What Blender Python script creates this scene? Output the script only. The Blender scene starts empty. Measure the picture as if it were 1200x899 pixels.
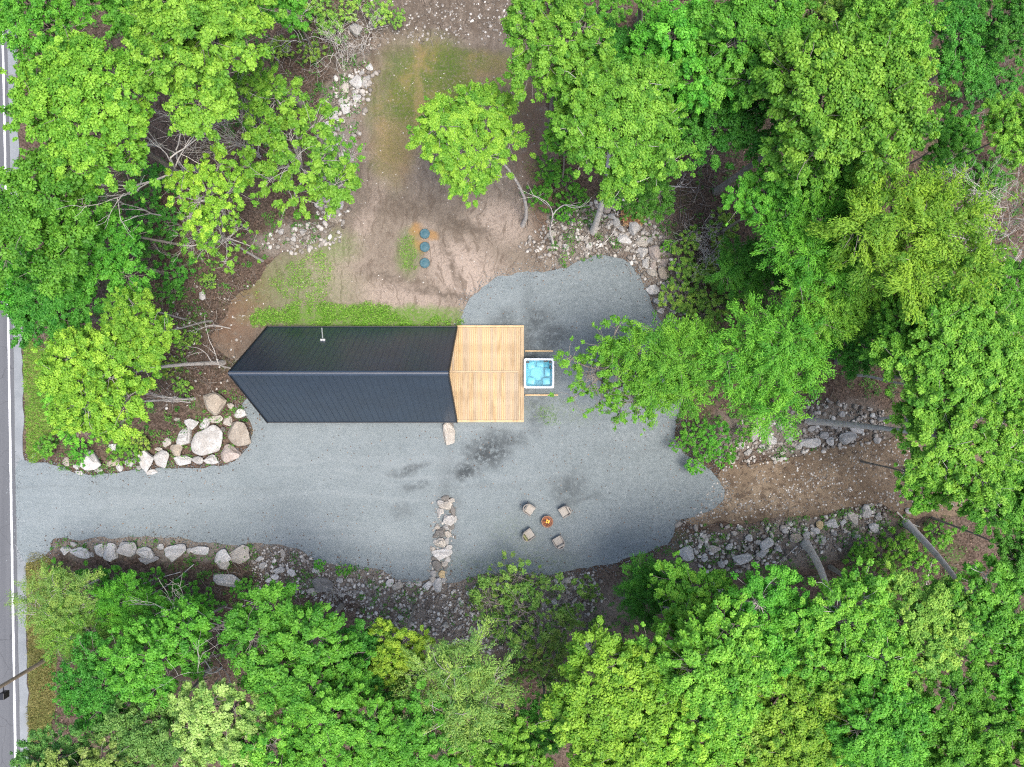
import bpy, bmesh, math, random
import numpy as np
from mathutils import Vector, Matrix

random.seed(7)
RNG = np.random.default_rng(7)
SC = bpy.context.scene
COL = SC.collection

# ------------------------------------------------------------------ camera, sky, sun, exposure
H = 45.7                      # drone height above the yard in metres
PPM = 17.5                    # photo pixels per metre on the ground
cam_d = bpy.data.cameras.new('drone_camera')
cam_d.lens = 24.0
cam_d.sensor_width = 36.0
cam_d.clip_end = 2000.0
cam = bpy.data.objects.new('drone_camera', cam_d)
COL.objects.link(cam)
cam.location = (0, 0, H)
cam.rotation_euler = (0, 0, 0)
SC.camera = cam

SUN_EL, SUN_AZ = math.radians(72), math.radians(125)   # azimuth clockwise from image-up
world = bpy.data.worlds.new('World')
SC.world = world
world.use_nodes = True
wn = world.node_tree.nodes
sky = wn.new('ShaderNodeTexSky')
sky.sky_type = 'NISHITA'
sky.sun_disc = False
sky.sun_elevation = SUN_EL
sky.sun_rotation = SUN_AZ
sky.air_density = 1.0
sky.dust_density = 4.0
sky.ozone_density = 1.0
bg = wn['Background']
bg.inputs['Strength'].default_value = 0.14
world.node_tree.links.new(sky.outputs[0], bg.inputs['Color'])
sun_d = bpy.data.lights.new('sun', 'SUN')
sun_d.energy = 1.5
sun_d.angle = math.radians(28)
sun_d.color = (1.0, 0.96, 0.9)
sun = bpy.data.objects.new('sun', sun_d)
COL.objects.link(sun)
sdir = Vector((math.sin(SUN_AZ) * math.cos(SUN_EL), math.cos(SUN_AZ) * math.cos(SUN_EL), math.sin(SUN_EL)))
sun.rotation_euler = sdir.to_track_quat('Z', 'Y').to_euler()
sun.location = sdir * 60
SC.view_settings.view_transform = 'Standard'
SC.view_settings.look = 'None'
SC.view_settings.gamma = 1.0
SC.view_settings.exposure = 1.16
SC.cycles.use_denoising = False
SC.cycles.filter_width = 1.15
SC.cycles.max_bounces = 6
SC.cycles.transparent_max_bounces = 8

# ------------------------------------------------------------------ helpers
def P(px, py, z=0.0):
    s = (H - z) / H / PPM
    return ((px - 600.0) * s, (449.5 - py) * s)

def PV(px, py, z=0.0):
    x, y = P(px, py, z)
    return Vector((x, y, z))

def tag(o, label=None, cat=None, group=None, kind=None):
    if label: o['label'] = label
    if cat: o['category'] = cat
    if group: o['group'] = group
    if kind: o['kind'] = kind
    return o

def empty(name, loc=(0, 0, 0), rz=0.0):
    o = bpy.data.objects.new(name, None)
    o.empty_display_size = 0.3
    COL.objects.link(o)
    o.location = loc
    o.rotation_euler = (0, 0, rz)
    return o

def link(name, me, mat=None, parent=None):
    o = bpy.data.objects.new(name, me)
    COL.objects.link(o)
    if mat is not None and not me.materials:
        me.materials.append(mat)
    if parent is not None:
        o.parent = parent
    return o

def np_mesh(name, V, F, smooth=False, tint=None):
    """V (n,3); F (m,k) all faces with the same corner count"""
    V = np.asarray(V, dtype=np.float32); F = np.asarray(F, dtype=np.int32)
    me = bpy.data.meshes.new(name)
    k = F.shape[1]
    me.vertices.add(len(V)); me.vertices.foreach_set('co', V.ravel())
    me.loops.add(F.size); me.loops.foreach_set('vertex_index', F.ravel())
    me.polygons.add(len(F))
    me.polygons.foreach_set('loop_start', np.arange(0, F.size, k, dtype=np.int32))
    if smooth:
        me.polygons.foreach_set('use_smooth', np.ones(len(F), dtype=bool))
    if tint is not None:
        a = me.attributes.new('tint', 'FLOAT', 'POINT')
        a.data.foreach_set('value', np.asarray(tint, dtype=np.float32))
    me.update(calc_edges=True)
    return me

def bm_mesh(name, bm, smooth=False):
    me = bpy.data.meshes.new(name)
    bmesh.ops.recalc_face_normals(bm, faces=bm.faces)
    bm.to_mesh(me); bm.free()
    if smooth:
        for p in me.polygons: p.use_smooth = True
    return me

def bm_box(bm, c, s, rot=None, bev=0.0):
    r = bmesh.ops.create_cube(bm, size=1.0)
    vs = r['verts']
    M = Matrix.Translation(Vector(c)) @ (rot.to_4x4() if rot else Matrix.Identity(4)) @ Matrix.Diagonal(Vector((s[0], s[1], s[2], 1)))
    bmesh.ops.transform(bm, matrix=M, verts=vs)
    if bev > 0:
        es = list({e for v in vs for e in v.link_edges})
        bmesh.ops.bevel(bm, geom=es, offset=bev, segments=2, affect='EDGES', profile=0.6)

def box(name, c, s, mat, parent, bev=0.0, rot=None):
    bm = bmesh.new(); bm_box(bm, c, s, rot, bev)
    return link(name, bm_mesh(name, bm), mat, parent)

def tubes(paths, sides=5):
    """paths: list of (points (n,3), radii (n,)) -> V, F(quads)"""
    Vs, Fs, off = [], [], 0
    ang = np.linspace(0, 2 * np.pi, sides, endpoint=False)
    for pts, rad in paths:
        pts = np.asarray(pts, float); rad = np.asarray(rad, float)
        n = len(pts)
        d = np.gradient(pts, axis=0)
        d /= np.linalg.norm(d, axis=1, keepdims=True) + 1e-9
        ref = np.where(np.abs(d[:, 2:3]) < 0.9, np.array([[0, 0, 1.0]]), np.array([[1.0, 0, 0]]))
        u = np.cross(d, ref); u /= np.linalg.norm(u, axis=1, keepdims=True) + 1e-9
        for i in range(1, n):      # keep the frame from flipping
            if np.dot(u[i], u[i - 1]) < 0: u[i] = -u[i]
        w = np.cross(d, u)
        ring = pts[:, None, :] + rad[:, None, None] * (u[:, None, :] * np.cos(ang)[None, :, None] + w[:, None, :] * np.sin(ang)[None, :, None])
        Vs.append(ring.reshape(-1, 3))
        i = np.arange(n - 1)[:, None]; j = np.arange(sides)[None, :]
        a = i * sides + j; b = i * sides + (j + 1) % sides
        Fs.append(np.stack([a, b, b + sides, a + sides], -1).reshape(-1, 4) + off)
        off += n * sides
    return np.concatenate(Vs), np.concatenate(Fs)

def in_poly(x, y, poly):
    poly = np.asarray(poly)
    r = np.zeros(np.shape(x), bool)
    j = len(poly) - 1
    for i in range(len(poly)):
        xi, yi = poly[i]; xj, yj = poly[j]
        c = ((yi > y) != (yj > y)) & (x < (xj - xi) * (y - yi) / (yj - yi + 1e-12) + xi)
        r ^= c; j = i
    return r

def poly_dist(x, y, poly):
    poly = np.asarray(poly)
    d = np.full(np.shape(x), 1e9)
    for i in range(len(poly)):
        a = poly[i]; b = poly[(i + 1) % len(poly)]
        ab = b - a; L = (ab ** 2).sum() + 1e-12
        t = np.clip(((x - a[0]) * ab[0] + (y - a[1]) * ab[1]) / L, 0, 1)
        d = np.minimum(d, np.hypot(x - a[0] - t * ab[0], y - a[1] - t * ab[1]))
    return d

def W(pts):
    return np.array([P(a, b) for a, b in pts])

def vnoise(x, y, s, seed=0):
    """smooth value noise on numpy arrays"""
    x = x * s + seed * 17.31; y = y * s + seed * 9.17
    xi = np.floor(x); yi = np.floor(y); fx = x - xi; fy = y - yi
    fx = fx * fx * (3 - 2 * fx); fy = fy * fy * (3 - 2 * fy)
    def h(a, b):
        v = np.sin(a * 127.1 + b * 311.7 + seed * 74.7) * 43758.5453
        return v - np.floor(v)
    return (h(xi, yi) * (1 - fx) + h(xi + 1, yi) * fx) * (1 - fy) + (h(xi, yi + 1) * (1 - fx) + h(xi + 1, yi + 1) * fx) * fy

def ragged(poly, amp=0.14, step=0.22, seed=1, keep=None):
    out = []
    poly = np.asarray(poly, float)
    n = len(poly)
    # Catmull-Rom smoothing of the traced outline
    for i in range(n):
        p0, p1, p2, p3 = poly[i - 1], poly[i], poly[(i + 1) % n], poly[(i + 2) % n]
        m = max(2, int(np.linalg.norm(p2 - p1) / step))
        for k in range(m):
            t = k / m
            out.append(0.5 * ((2 * p1) + (-p0 + p2) * t + (2 * p0 - 5 * p1 + 4 * p2 - p3) * t * t + (-p0 + 3 * p1 - 3 * p2 + p3) * t ** 3))
    out = np.array(out)
    d = np.roll(out, -1, 0) - np.roll(out, 1, 0)
    nn = np.stack([d[:, 1], -d[:, 0]], 1); nn /= np.linalg.norm(nn, axis=1, keepdims=True) + 1e-9
    a = (vnoise(out[:, 0], out[:, 1], 0.9, seed) - .5) * 2 + (vnoise(out[:, 0], out[:, 1], 3.1, seed + 3) - .5) * 1.2
    return out + nn * (a * amp)[:, None]

# ------------------------------------------------------------------ materials
def new_mat(name):
    m = bpy.data.materials.new(name); m.use_nodes = True
    nt = m.node_tree
    return m, nt, nt.nodes, nt.links, nt.nodes['Principled BSDF']

class NB:
    """small node builder"""
    def __init__(s, nt): s.nt, s.n, s.l = nt, nt.nodes, nt.links
    def put(s, sock, v):
        if hasattr(v, 'is_output') or isinstance(v, bpy.types.NodeSocket): s.l.new(v, sock)
        else:
            try: sock.default_value = v
            except Exception: sock.default_value = tuple(v) + (1,)
    def math(s, op, a, b=0.5, c=0.0, clamp=False):
        x = s.n.new('ShaderNodeMath'); x.operation = op; x.use_clamp = clamp
        s.put(x.inputs[0], a); s.put(x.inputs[1], b); s.put(x.inputs[2], c)
        return x.outputs[0]
    def mix(s, f, a, b, mode='MIX'):
        x = s.n.new('ShaderNodeMix'); x.data_type = 'RGBA'; x.blend_type = mode
        s.put(x.inputs[0], f); s.put(x.inputs[6], a); s.put(x.inputs[7], b)
        return x.outputs[2]
    def noise(s, vec, scale, detail=4, rough=0.55, dist=0.0):
        x = s.n.new('ShaderNodeTexNoise'); x.inputs['Scale'].default_value = scale
        x.inputs['Detail'].default_value = detail; x.inputs['Roughness'].default_value = rough
        x.inputs['Distortion'].default_value = dist
        s.l.new(vec, x.inputs['Vector'])
        return x.outputs['Fac']
    def voro(s, vec, scale, out='Distance', feat='F1'):
        x = s.n.new('ShaderNodeTexVoronoi'); x.inputs['Scale'].default_value = scale; x.feature = feat
        s.l.new(vec, x.inputs['Vector'])
        if out == 'Color':
            g = s.n.new('ShaderNodeSeparateColor'); s.l.new(x.outputs[out], g.inputs[0])
            return g.outputs[0]
        return x.outputs[out]
    def ramp(s, f, stops):
        x = s.n.new('ShaderNodeValToRGB')
        e = x.color_ramp.elements
        while len(e) < len(stops): e.new(0.5)
        for k, (p, c) in enumerate(stops):
            e[k].position = p; e[k].color = tuple(c) + (1,) if len(c) == 3 else c
        s.l.new(f, x.inputs[0])
        return x.outputs[0]
    def smooth(s, v, lo, hi):
        x = s.n.new('ShaderNodeMapRange'); x.interpolation_type = 'SMOOTHSTEP'
        s.put(x.inputs[0], v); x.inputs[1].default_value = lo; x.inputs[2].default_value = hi
        x.inputs[3].default_value = 0; x.inputs[4].default_value = 1
        return x.outputs[0]
    def pos(s):
        return s.n.new('ShaderNodeNewGeometry').outputs['Position']
    def obj(s):
        return s.n.new('ShaderNodeTexCoord').outputs['Object']
    def objcolor(s):
        return s.n.new('ShaderNodeObjectInfo').outputs['Color']
    def objrand(s):
        return s.n.new('ShaderNodeObjectInfo').outputs['Random']
    def attr(s, name):
        x = s.n.new('ShaderNodeAttribute'); x.attribute_name = name
        return x.outputs['Fac']
    def bump(s, h, strength=0.5, dist=0.02):
        x = s.n.new('ShaderNodeBump'); x.inputs['Strength'].default_value = strength; x.inputs['Distance'].default_value = dist
        s.l.new(h, x.inputs['Height'])
        return x.outputs[0]
    def ellipse(s, vec, px, py, rx, ry, rot=0.0, soft=0.5):
        """1 inside an ellipse (photo pixels on the ground), fading over `soft` of its radius"""
        mp = s.n.new('ShaderNodeMapping'); mp.vector_type = 'TEXTURE'
        x, y = P(px, py)
        mp.inputs['Location'].default_value = (x, y, 0)
        mp.inputs['Rotation'].default_value = (0, 0, -math.radians(rot))
        mp.inputs['Scale'].default_value = (rx / PPM, ry / PPM, 1000)
        s.l.new(vec, mp.inputs['Vector'])
        L = s.n.new('ShaderNodeVectorMath'); L.operation = 'LENGTH'; s.l.new(mp.outputs[0], L.inputs[0])
        return s.smooth(L.outputs['Value'], 1 + soft, 1 - soft)
    def warp(s, vec, scale, amount):
        x = s.n.new('ShaderNodeTexNoise'); x.inputs['Scale'].default_value = scale; x.inputs['Detail'].default_value = 3
        s.l.new(vec, x.inputs['Vector'])
        a = s.n.new('ShaderNodeVectorMath'); a.operation = 'SUBTRACT'; s.l.new(x.outputs['Color'], a.inputs[0]); a.inputs[1].default_value = (.5, .5, .5)
        b = s.n.new('ShaderNodeVectorMath'); b.operation = 'MULTIPLY_ADD'; s.l.new(a.outputs[0], b.inputs[0]); b.inputs[1].default_value = (amount, amount, 0); s.l.new(vec, b.inputs[2])
        return b.outputs[0]
    def masks(s, vec, lst):
        r = None
        for e in lst:
            st = e[6] if len(e) > 6 else 1.0
            m = s.math('MULTIPLY', s.ellipse(vec, *e[:6]), st)
            r = m if r is None else s.math('MAXIMUM', r, m)
        return r

def simple(name, col, rough=0.6, metal=0.0, spec=0.5, noise=0.0, nscale=8.0, bump=0.0):
    m, nt, n, l, b = new_mat(name)
    q = NB(nt)
    b.inputs['Roughness'].default_value = rough; b.inputs['Metallic'].default_value = metal
    b.inputs['Specular IOR Level'].default_value = spec
    if noise > 0:
        f = q.noise(q.obj(), nscale, 5)
        c2 = tuple(max(0, v * (1 - noise)) for v in col); c1 = tuple(min(1, v * (1 + noise)) for v in col)
        l.new(q.ramp(f, [(0.3, c2), (0.7, c1)]), b.inputs['Base Color'])
        if bump > 0: l.new(q.bump(f, bump, 0.02), b.inputs['Normal'])
    else:
        b.inputs['Base Color'].default_value = tuple(col) + (1,)
    return m

def mat_gravel():
    m, nt, n, l, b = new_mat('blue_grey_gravel'); q = NB(nt); p = q.pos()
    big = q.noise(p, 0.16, 4, 0.6)
    mid = q.noise(p, 1.3, 5, 0.65)
    fine = q.noise(p, 9.0, 5, 0.75)
    cell = q.voro(p, 16.0, 'Color')
    base = q.ramp(big, [(0.32, (0.17, 0.203, 0.212)), (0.68, (0.215, 0.25, 0.258))])
    base = q.mix(0.4, base, q.ramp(mid, [(0.35, (0.165, 0.19, 0.195)), (0.7, (0.235, 0.262, 0.268))]))
    base = q.mix(q.math('MULTIPLY', q.smooth(fine, 0.55, 0.75), 0.24), base, (0.11, 0.135, 0.145))
    base = q.mix(0.13, base, q.mix(1.0, cell, (0.34, 0.37, 0.38, 1), 'MULTIPLY'))
    # wheel tracks worn paler along the drive
    mp = n.new('ShaderNodeMapping'); mp.inputs['Scale'].default_value = (.05, 1.1, 1); l.new(q.warp(p, .15, 2.0), mp.inputs[0])
    tr_ = q.noise(mp.outputs[0], 1.0, 4, .6)
    base = q.mix(q.math('MULTIPLY', q.smooth(tr_, .5, .7), .3), base, (.265, .29, .295))
    base = q.mix(q.math('MULTIPLY', q.smooth(tr_, .45, .3), .3), base, (.13, .145, .148))
    # coarser, darker stone on the yard's far side
    dk = q.masks(q.warp(p, 0.35, 4.0), [(760, 540, 130, 120, 0, .6, .5), (700, 360, 90, 70, 0, .6, .55)])
    base = q.mix(q.math('MULTIPLY', dk, q.smooth(q.noise(p, 3.5, 5, .8), .35, .65)), base, (0.115, 0.135, 0.14))
    # dark patches by the deck and the fire pit
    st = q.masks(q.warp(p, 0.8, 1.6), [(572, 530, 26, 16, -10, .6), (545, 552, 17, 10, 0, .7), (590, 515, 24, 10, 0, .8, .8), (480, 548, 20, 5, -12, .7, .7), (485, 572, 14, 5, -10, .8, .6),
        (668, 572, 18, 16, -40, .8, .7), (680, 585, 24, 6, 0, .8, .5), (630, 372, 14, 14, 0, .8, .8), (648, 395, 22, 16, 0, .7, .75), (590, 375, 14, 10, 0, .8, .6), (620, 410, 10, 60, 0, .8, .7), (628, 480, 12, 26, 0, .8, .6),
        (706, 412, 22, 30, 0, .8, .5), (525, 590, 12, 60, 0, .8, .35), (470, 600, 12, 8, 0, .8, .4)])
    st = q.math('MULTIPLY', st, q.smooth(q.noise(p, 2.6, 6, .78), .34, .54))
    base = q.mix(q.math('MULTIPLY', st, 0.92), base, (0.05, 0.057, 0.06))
    # silt and faint green by the planted edge
    gr = q.masks(q.warp(p, 0.6, 2.0), [(610, 665, 70, 16, 0, .8, .6), (600, 640, 30, 30, 0, .9, .3), (655, 480, 40, 12, 0, .8, .45)])
    base = q.mix(q.math('MULTIPLY', gr, q.smooth(q.noise(p, 5, 5, .7), .4, .65)), base, (0.15, 0.19, 0.1))
    l.new(base, b.inputs['Base Color']); b.inputs['Roughness'].default_value = 0.95; b.inputs['Specular IOR Level'].default_value = 0.15
    l.new(q.bump(q.math('ADD', fine, q.voro(p, 22.0)), 0.6, 0.03), b.inputs['Normal'])
    return m

def mat_forest():
    m, nt, n, l, b = new_mat('forest_floor'); q = NB(nt); p = q.pos()
    a = q.noise(p, 0.5, 5, .6); f = q.noise(p, 7, 6, .75); c = q.voro(p, 11.0, 'Color')
    base = q.ramp(a, [(0.3, (0.06, 0.046, 0.034)), (0.5, (0.095, 0.066, 0.048)), (0.7, (0.13, 0.102, 0.076))])
    base = q.mix(0.5, base, q.mix(1.0, c, (0.2, 0.145, 0.115, 1), 'MULTIPLY'))
    base = q.mix(q.smooth(f, .5, .72), base, (0.045, 0.033, 0.025))
    mossy = q.math('MULTIPLY', q.smooth(q.noise(p, .33, 4, .6), .52, .66), q.smooth(q.noise(p, 4, 4, .6), .42, .6))
    base = q.mix(q.math('MULTIPLY', mossy, .55), base, (0.06, 0.1, 0.025))
    soil = q.masks(q.warp(p, .5, 2.5), [(590, 715, 140, 50, 0, .4), (400, 675, 110, 26, 12, .4), (920, 636, 130, 28, -8, .4), (930, 506, 120, 28, -6, .4), (690, 275, 90, 36, -8, .4), (770, 320, 26, 70, -10, .4), (400, 170, 26, 130, 8, .4), (345, 280, 50, 16, 0, .4), (230, 640, 180, 16, 0, .4)])
    base = q.mix(q.math('MULTIPLY', soil, q.smooth(f, .75, .45)), base, (0.215, 0.188, 0.16))
    l.new(base, b.inputs['Base Color']); b.inputs['Roughness'].default_value = 0.95; b.inputs['Specular IOR Level'].default_value = 0.1
    l.new(q.bump(f, .8, .06), b.inputs['Normal'])
    return m

def mat_clearing():
    m, nt, n, l, b = new_mat('bare_soil_clearing'); q = NB(nt); p = q.pos()
    w = q.warp(p, 0.45, 2.2); w2 = q.warp(p, 1.4, .9)
    a = q.noise(w, 0.5, 6, .65); f = q.noise(p, 6, 6, .75); g = q.noise(p, 2.2, 5, .7)
    base = q.ramp(a, [(0.25, (0.145, 0.118, 0.092)), (0.5, (0.2, 0.165, 0.13)), (0.75, (0.255, 0.213, 0.17))])
    base = q.mix(q.math('MULTIPLY', q.smooth(g, .5, .75), .6), base, (0.12, 0.09, 0.068))
    # pale compacted sand where machines turned
    sand = q.masks(w2, [(545, 320, 42, 34, 30, .6), (590, 260, 34, 26, 0, .6, .8), (470, 350, 60, 18, 10, .6, .8), (430, 255, 10, 40, 25, .6, .7), (395, 320, 36, 40, 0, .7, .5), (510, 300, 10, 34, -20, .7, .8)])
    base = q.mix(q.math('MULTIPLY', sand, .8), base, (0.37, 0.3, 0.25))
    trk = q.noise(q.warp(p, .3, 1.5), 1.7, 2, .5, 3.0)
    base = q.mix(q.math('MULTIPLY', q.smooth(trk, .55, .62), .35), base, (0.13, 0.098, 0.076))
    dark = q.masks(w2, [(520, 345, 50, 5, 8, .8, .8), (530, 310, 5, 32, -20, .8, .7), (545, 265, 36, 8, 20, .8, .8), (470, 240, 60, 16, 0, .8, .6), (455, 325, 30, 6, 12, .8, .6), (505, 60, 90, 10, 0, .7, .7), (535, 10, 110, 36, 0, .5, .9)])
    base = q.mix(q.math('MULTIPLY', dark, q.smooth(g, .3, .55)), base, (0.1, 0.08, 0.062))
    # fine ruts left by the machine
    mp = n.new('ShaderNodeMapping'); mp.inputs['Rotation'].default_value = (0, 0, .5); mp.inputs['Scale'].default_value = (3.2, .5, 1); l.new(q.warp(p, .25, 4.0), mp.inputs[0])
    rut = q.noise(mp.outputs[0], 1.0, 4, .65)
    base = q.mix(q.math('MULTIPLY', q.smooth(rut, .52, .62), .55), base, (0.105, 0.08, 0.06))
    base = q.mix(q.math('MULTIPLY', q.smooth(rut, .44, .32), .35), base, (0.27, 0.22, 0.18))
    base = q.mix(q.math('MULTIPLY', q.smooth(f, .52, .68), .55), base, (0.11, 0.085, 0.065))
    base = q.mix(q.math('MULTIPLY', q.smooth(q.voro(p, 7.0), .13, .07), .5), base, (0.36, 0.32, 0.28))
    # thin olive lawn
    olive = q.masks(w, [(505, 105, 62, 56, 0, .35, 1), (530, 75, 76, 18, 0, .5, .9), (460, 150, 24, 60, 0, .5, .8), (590, 110, 40, 40, 0, .6, .5)])
    olc = q.ramp(q.noise(w2, .6, 4, .6), [(0.3, (0.06, 0.11, 0.018)), (0.52, (0.105, 0.125, 0.03)), (0.75, (0.23, 0.165, 0.07))])
    base = q.mix(q.math('MULTIPLY', olive, q.smooth(f, .3, .55)), base, olc)
    tan = q.masks(w2, [(462, 175, 24, 34, 0, .6, .7), (490, 120, 5, 60, 0, .6, .6), (590, 85, 34, 16, 0, .7, .6)])
    base = q.mix(q.math('MULTIPLY', tan, .6), base, (0.28, 0.19, 0.1))
    # rusty leaf litter at the edges, orange clay beside the tank lids
    lit = q.masks(w2, [(625, 150, 26, 70, 0, .6, .8), (640, 230, 20, 50, 0, .6, .8), (270, 360, 40, 60, 30, .6, .9)])
    base = q.mix(q.math('MULTIPLY', lit, q.smooth(g, .25, .55)), base, (0.15, 0.095, 0.062))
    cl = q.masks(w2, [(488, 270, 7, 9, 0, .6), (490, 287, 8, 8, 0, .6), (507, 276, 6, 5, 0, .6)])
    base = q.mix(q.math('MULTIPLY', cl, .8), base, (0.3, 0.175, 0.07))
    # weeds
    green = q.masks(w2, [(430, 372, 120, 14, 0, .4, 1), (345, 335, 60, 34, 10, .8, .4), (478, 297, 12, 22, 0, .7, .6), (385, 290, 30, 20, 0, .7, .5)])
    base = q.mix(q.math('MULTIPLY', green, q.smooth(f, .3, .55)), base, (0.115, 0.2, 0.04))
    l.new(base, b.inputs['Base Color']); b.inputs['Roughness'].default_value = 0.95; b.inputs['Specular IOR Level'].default_value = 0.12
    l.new(q.bump(q.math('ADD', f, q.math('MULTIPLY', trk, 1.2)), .7, .07), b.inputs['Normal'])
    return m

def mat_path():
    m, nt, n, l, b = new_mat('brown_earth_path'); q = NB(nt); p = q.pos()
    a = q.noise(q.warp(p, .5, 2), .45, 5, .6); f = q.noise(p, 7, 6, .75)
    base = q.ramp(a, [(0.3, (0.12, 0.088, 0.06)), (0.55, (0.19, 0.142, 0.097)), (0.75, (0.26, 0.2, 0.14))])
    base = q.mix(q.math('MULTIPLY', q.smooth(f, .5, .7), .6), base, (0.075, 0.052, 0.038))
    mm = q.noise(p, 1.8, 5, .7)
    base = q.mix(q.math('MULTIPLY', q.smooth(mm, .48, .62), .6), base, (0.07, 0.05, 0.037))
    pale = q.masks(q.warp(p, .8, 1.5), [(880, 585, 60, 14, -4, .8, .7)])
    base = q.mix(q.math('MULTIPLY', pale, q.smooth(mm, .6, .4)), base, (0.3, 0.235, 0.165))
    sp = q.voro(p, 9.0)
    base = q.mix(q.math('MULTIPLY', q.smooth(sp, .16, .1), .7), base, (0.34, 0.29, 0.24))
    l.new(base, b.inputs['Base Color']); b.inputs['Roughness'].default_value = 0.95; b.inputs['Specular IOR Level'].default_value = 0.1
    l.new(q.bump(f, .8, .06), b.inputs['Normal'])
    return m

def mat_verge():
    m, nt, n, l, b = new_mat('verge_turf'); q = NB(nt); p = q.pos()
    f = q.noise(p, 5, 6, .7); a = q.noise(p, .5, 4, .6)
    base = q.ramp(a, [(.35, (.10, .13, .03)), (.65, (.17, .15, .055))])
    base = q.mix(q.smooth(f, .45, .7), base, (.06, .085, .02))
    l.new(base, b.inputs['Base Color']); b.inputs['Roughness'].default_value = .95
    return m

def mat_asphalt(name, c0, c1, streak=True):
    m, nt, n, l, b = new_mat(name); q = NB(nt); p = q.pos()
    f = q.noise(p, 14, 5, .8); a = q.noise(p, .7, 4, .6)
    mp = n.new('ShaderNodeMapping'); mp.inputs['Scale'].default_value = (2.2, .06, 1); l.new(p, mp.inputs[0])
    s = q.noise(mp.outputs[0], 1.0, 4, .6)
    base = q.ramp(s if streak else a, [(.35, c0), (.65, c1)])
    base = q.mix(.3, base, q.ramp(f, [(.3, tuple(v * .6 for v in c0)), (.7, tuple(v * 1.35 for v in c1))]))
    if streak:
        ck = q.voro(q.warp(p, .8, 1.0), .35, 'Distance', 'DISTANCE_TO_EDGE')
        base = q.mix(q.math('MULTIPLY', q.smooth(ck, .006, .002), .4), base, (.03, .03, .032))
    l.new(base, b.inputs['Base Color']); b.inputs['Roughness'].default_value = .9
    l.new(q.bump(f, .4, .01), b.inputs['Normal'])
    return m

def mat_paint():
    m, nt, n, l, b = new_mat('white_road_paint'); q = NB(nt); p = q.pos()
    l.new(q.ramp(q.noise(p, 6, 6, .75), [(.32, (.3, .3, .31)), (.45, (.62, .62, .62)), (.7, (.76, .76, .75))]), b.inputs['Base Color'])
    b.inputs['Roughness'].default_value = .7
    return m

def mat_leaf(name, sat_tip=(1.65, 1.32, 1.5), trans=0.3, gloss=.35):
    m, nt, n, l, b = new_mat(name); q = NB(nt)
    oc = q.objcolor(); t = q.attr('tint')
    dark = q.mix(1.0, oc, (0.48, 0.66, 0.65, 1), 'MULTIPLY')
    tip = q.mix(1.0, oc, tuple(sat_tip) + (1,), 'MULTIPLY')  # fresh growth colour, brightened so it also paints in the tufts' highlights
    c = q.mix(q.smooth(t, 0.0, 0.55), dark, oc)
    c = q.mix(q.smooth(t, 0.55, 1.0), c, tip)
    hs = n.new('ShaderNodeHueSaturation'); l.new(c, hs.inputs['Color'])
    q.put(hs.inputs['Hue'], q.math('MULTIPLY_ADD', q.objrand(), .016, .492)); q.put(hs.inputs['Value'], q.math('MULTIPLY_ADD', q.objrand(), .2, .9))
    c = hs.outputs[0]
    l.new(c, b.inputs['Base Color']); b.inputs['Roughness'].default_value = .55; b.inputs['Specular IOR Level'].default_value = gloss
    tr = n.new('ShaderNodeBsdfTranslucent'); l.new(q.mix(1.0, c, (1.08, 1.1, .6, 1), 'MULTIPLY'), tr.inputs[0])
    mx = n.new('ShaderNodeMixShader'); mx.inputs[0].default_value = trans
    l.new(b.outputs[0], mx.inputs[1]); l.new(tr.outputs[0], mx.inputs[2])
    l.new(mx.outputs[0], n['Material Output'].inputs[0])
    return m

def mat_bark(name, c0, c1, spots=False):
    m, nt, n, l, b = new_mat(name); q = NB(nt); p = q.obj()
    mp = n.new('ShaderNodeMapping'); mp.inputs['Scale'].default_value = (1, 1, .3); l.new(p, mp.inputs[0])
    f = q.noise(mp.outputs[0], 9, 6, .7)
    c = q.ramp(f, [(.3, c0), (.7, c1)])
    c = q.mix(q.smooth(q.noise(p, 1.6, 4, .6), .55, .7), c, tuple(v * .6 for v in c0))
    l.new(c, b.inputs['Base Color']); b.inputs['Roughness'].default_value = .9
    l.new(q.bump(f, .8, .04), b.inputs['Normal'])
    return m

def mat_rock():
    m, nt, n, l, b = new_mat('weathered_rock'); q = NB(nt); p = q.obj()
    oc = q.objcolor()
    a = q.noise(p, 1.8, 5, .65); f = q.noise(p, 9, 6, .75)
    c = q.mix(q.smooth(a, .35, .7), q.mix(1.0, oc, (.72, .7, .68, 1), 'MULTIPLY'), oc)
    c = q.mix(q.math('MULTIPLY', q.smooth(f, .5, .68), .65), c, q.mix(1.0, oc, (.42, .38, .33, 1), 'MULTIPLY'))
    li = q.smooth(q.noise(p, 4.2, 4, .6), .62, .72)
    c = q.mix(q.math('MULTIPLY', li, .6), c, (.09, .085, .07))
    l.new(c, b.inputs['Base Color']); b.inputs['Roughness'].default_value = .92; b.inputs['Specular IOR Level'].default_value = .2
    l.new(q.bump(q.math('ADD', a, f), .8, .06), b.inputs['Normal'])
    return m

def mat_tinted(name, c0, c1, c2, rough=.9):
    """colour by the tint attribute of each small piece"""
    m, nt, n, l, b = new_mat(name); q = NB(nt)
    c = q.ramp(q.attr('tint'), [(0.0, c0), (.5, c1), (1.0, c2)])
    f = q.noise(q.pos(), 18, 4, .7)
    c = q.mix(q.math('MULTIPLY', q.smooth(f, .45, .7), .45), c, tuple(v * .5 for v in c0))
    l.new(c, b.inputs['Base Color']); b.inputs['Roughness'].default_value = rough; b.inputs['Specular IOR Level'].default_value = .2
    return m

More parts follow.
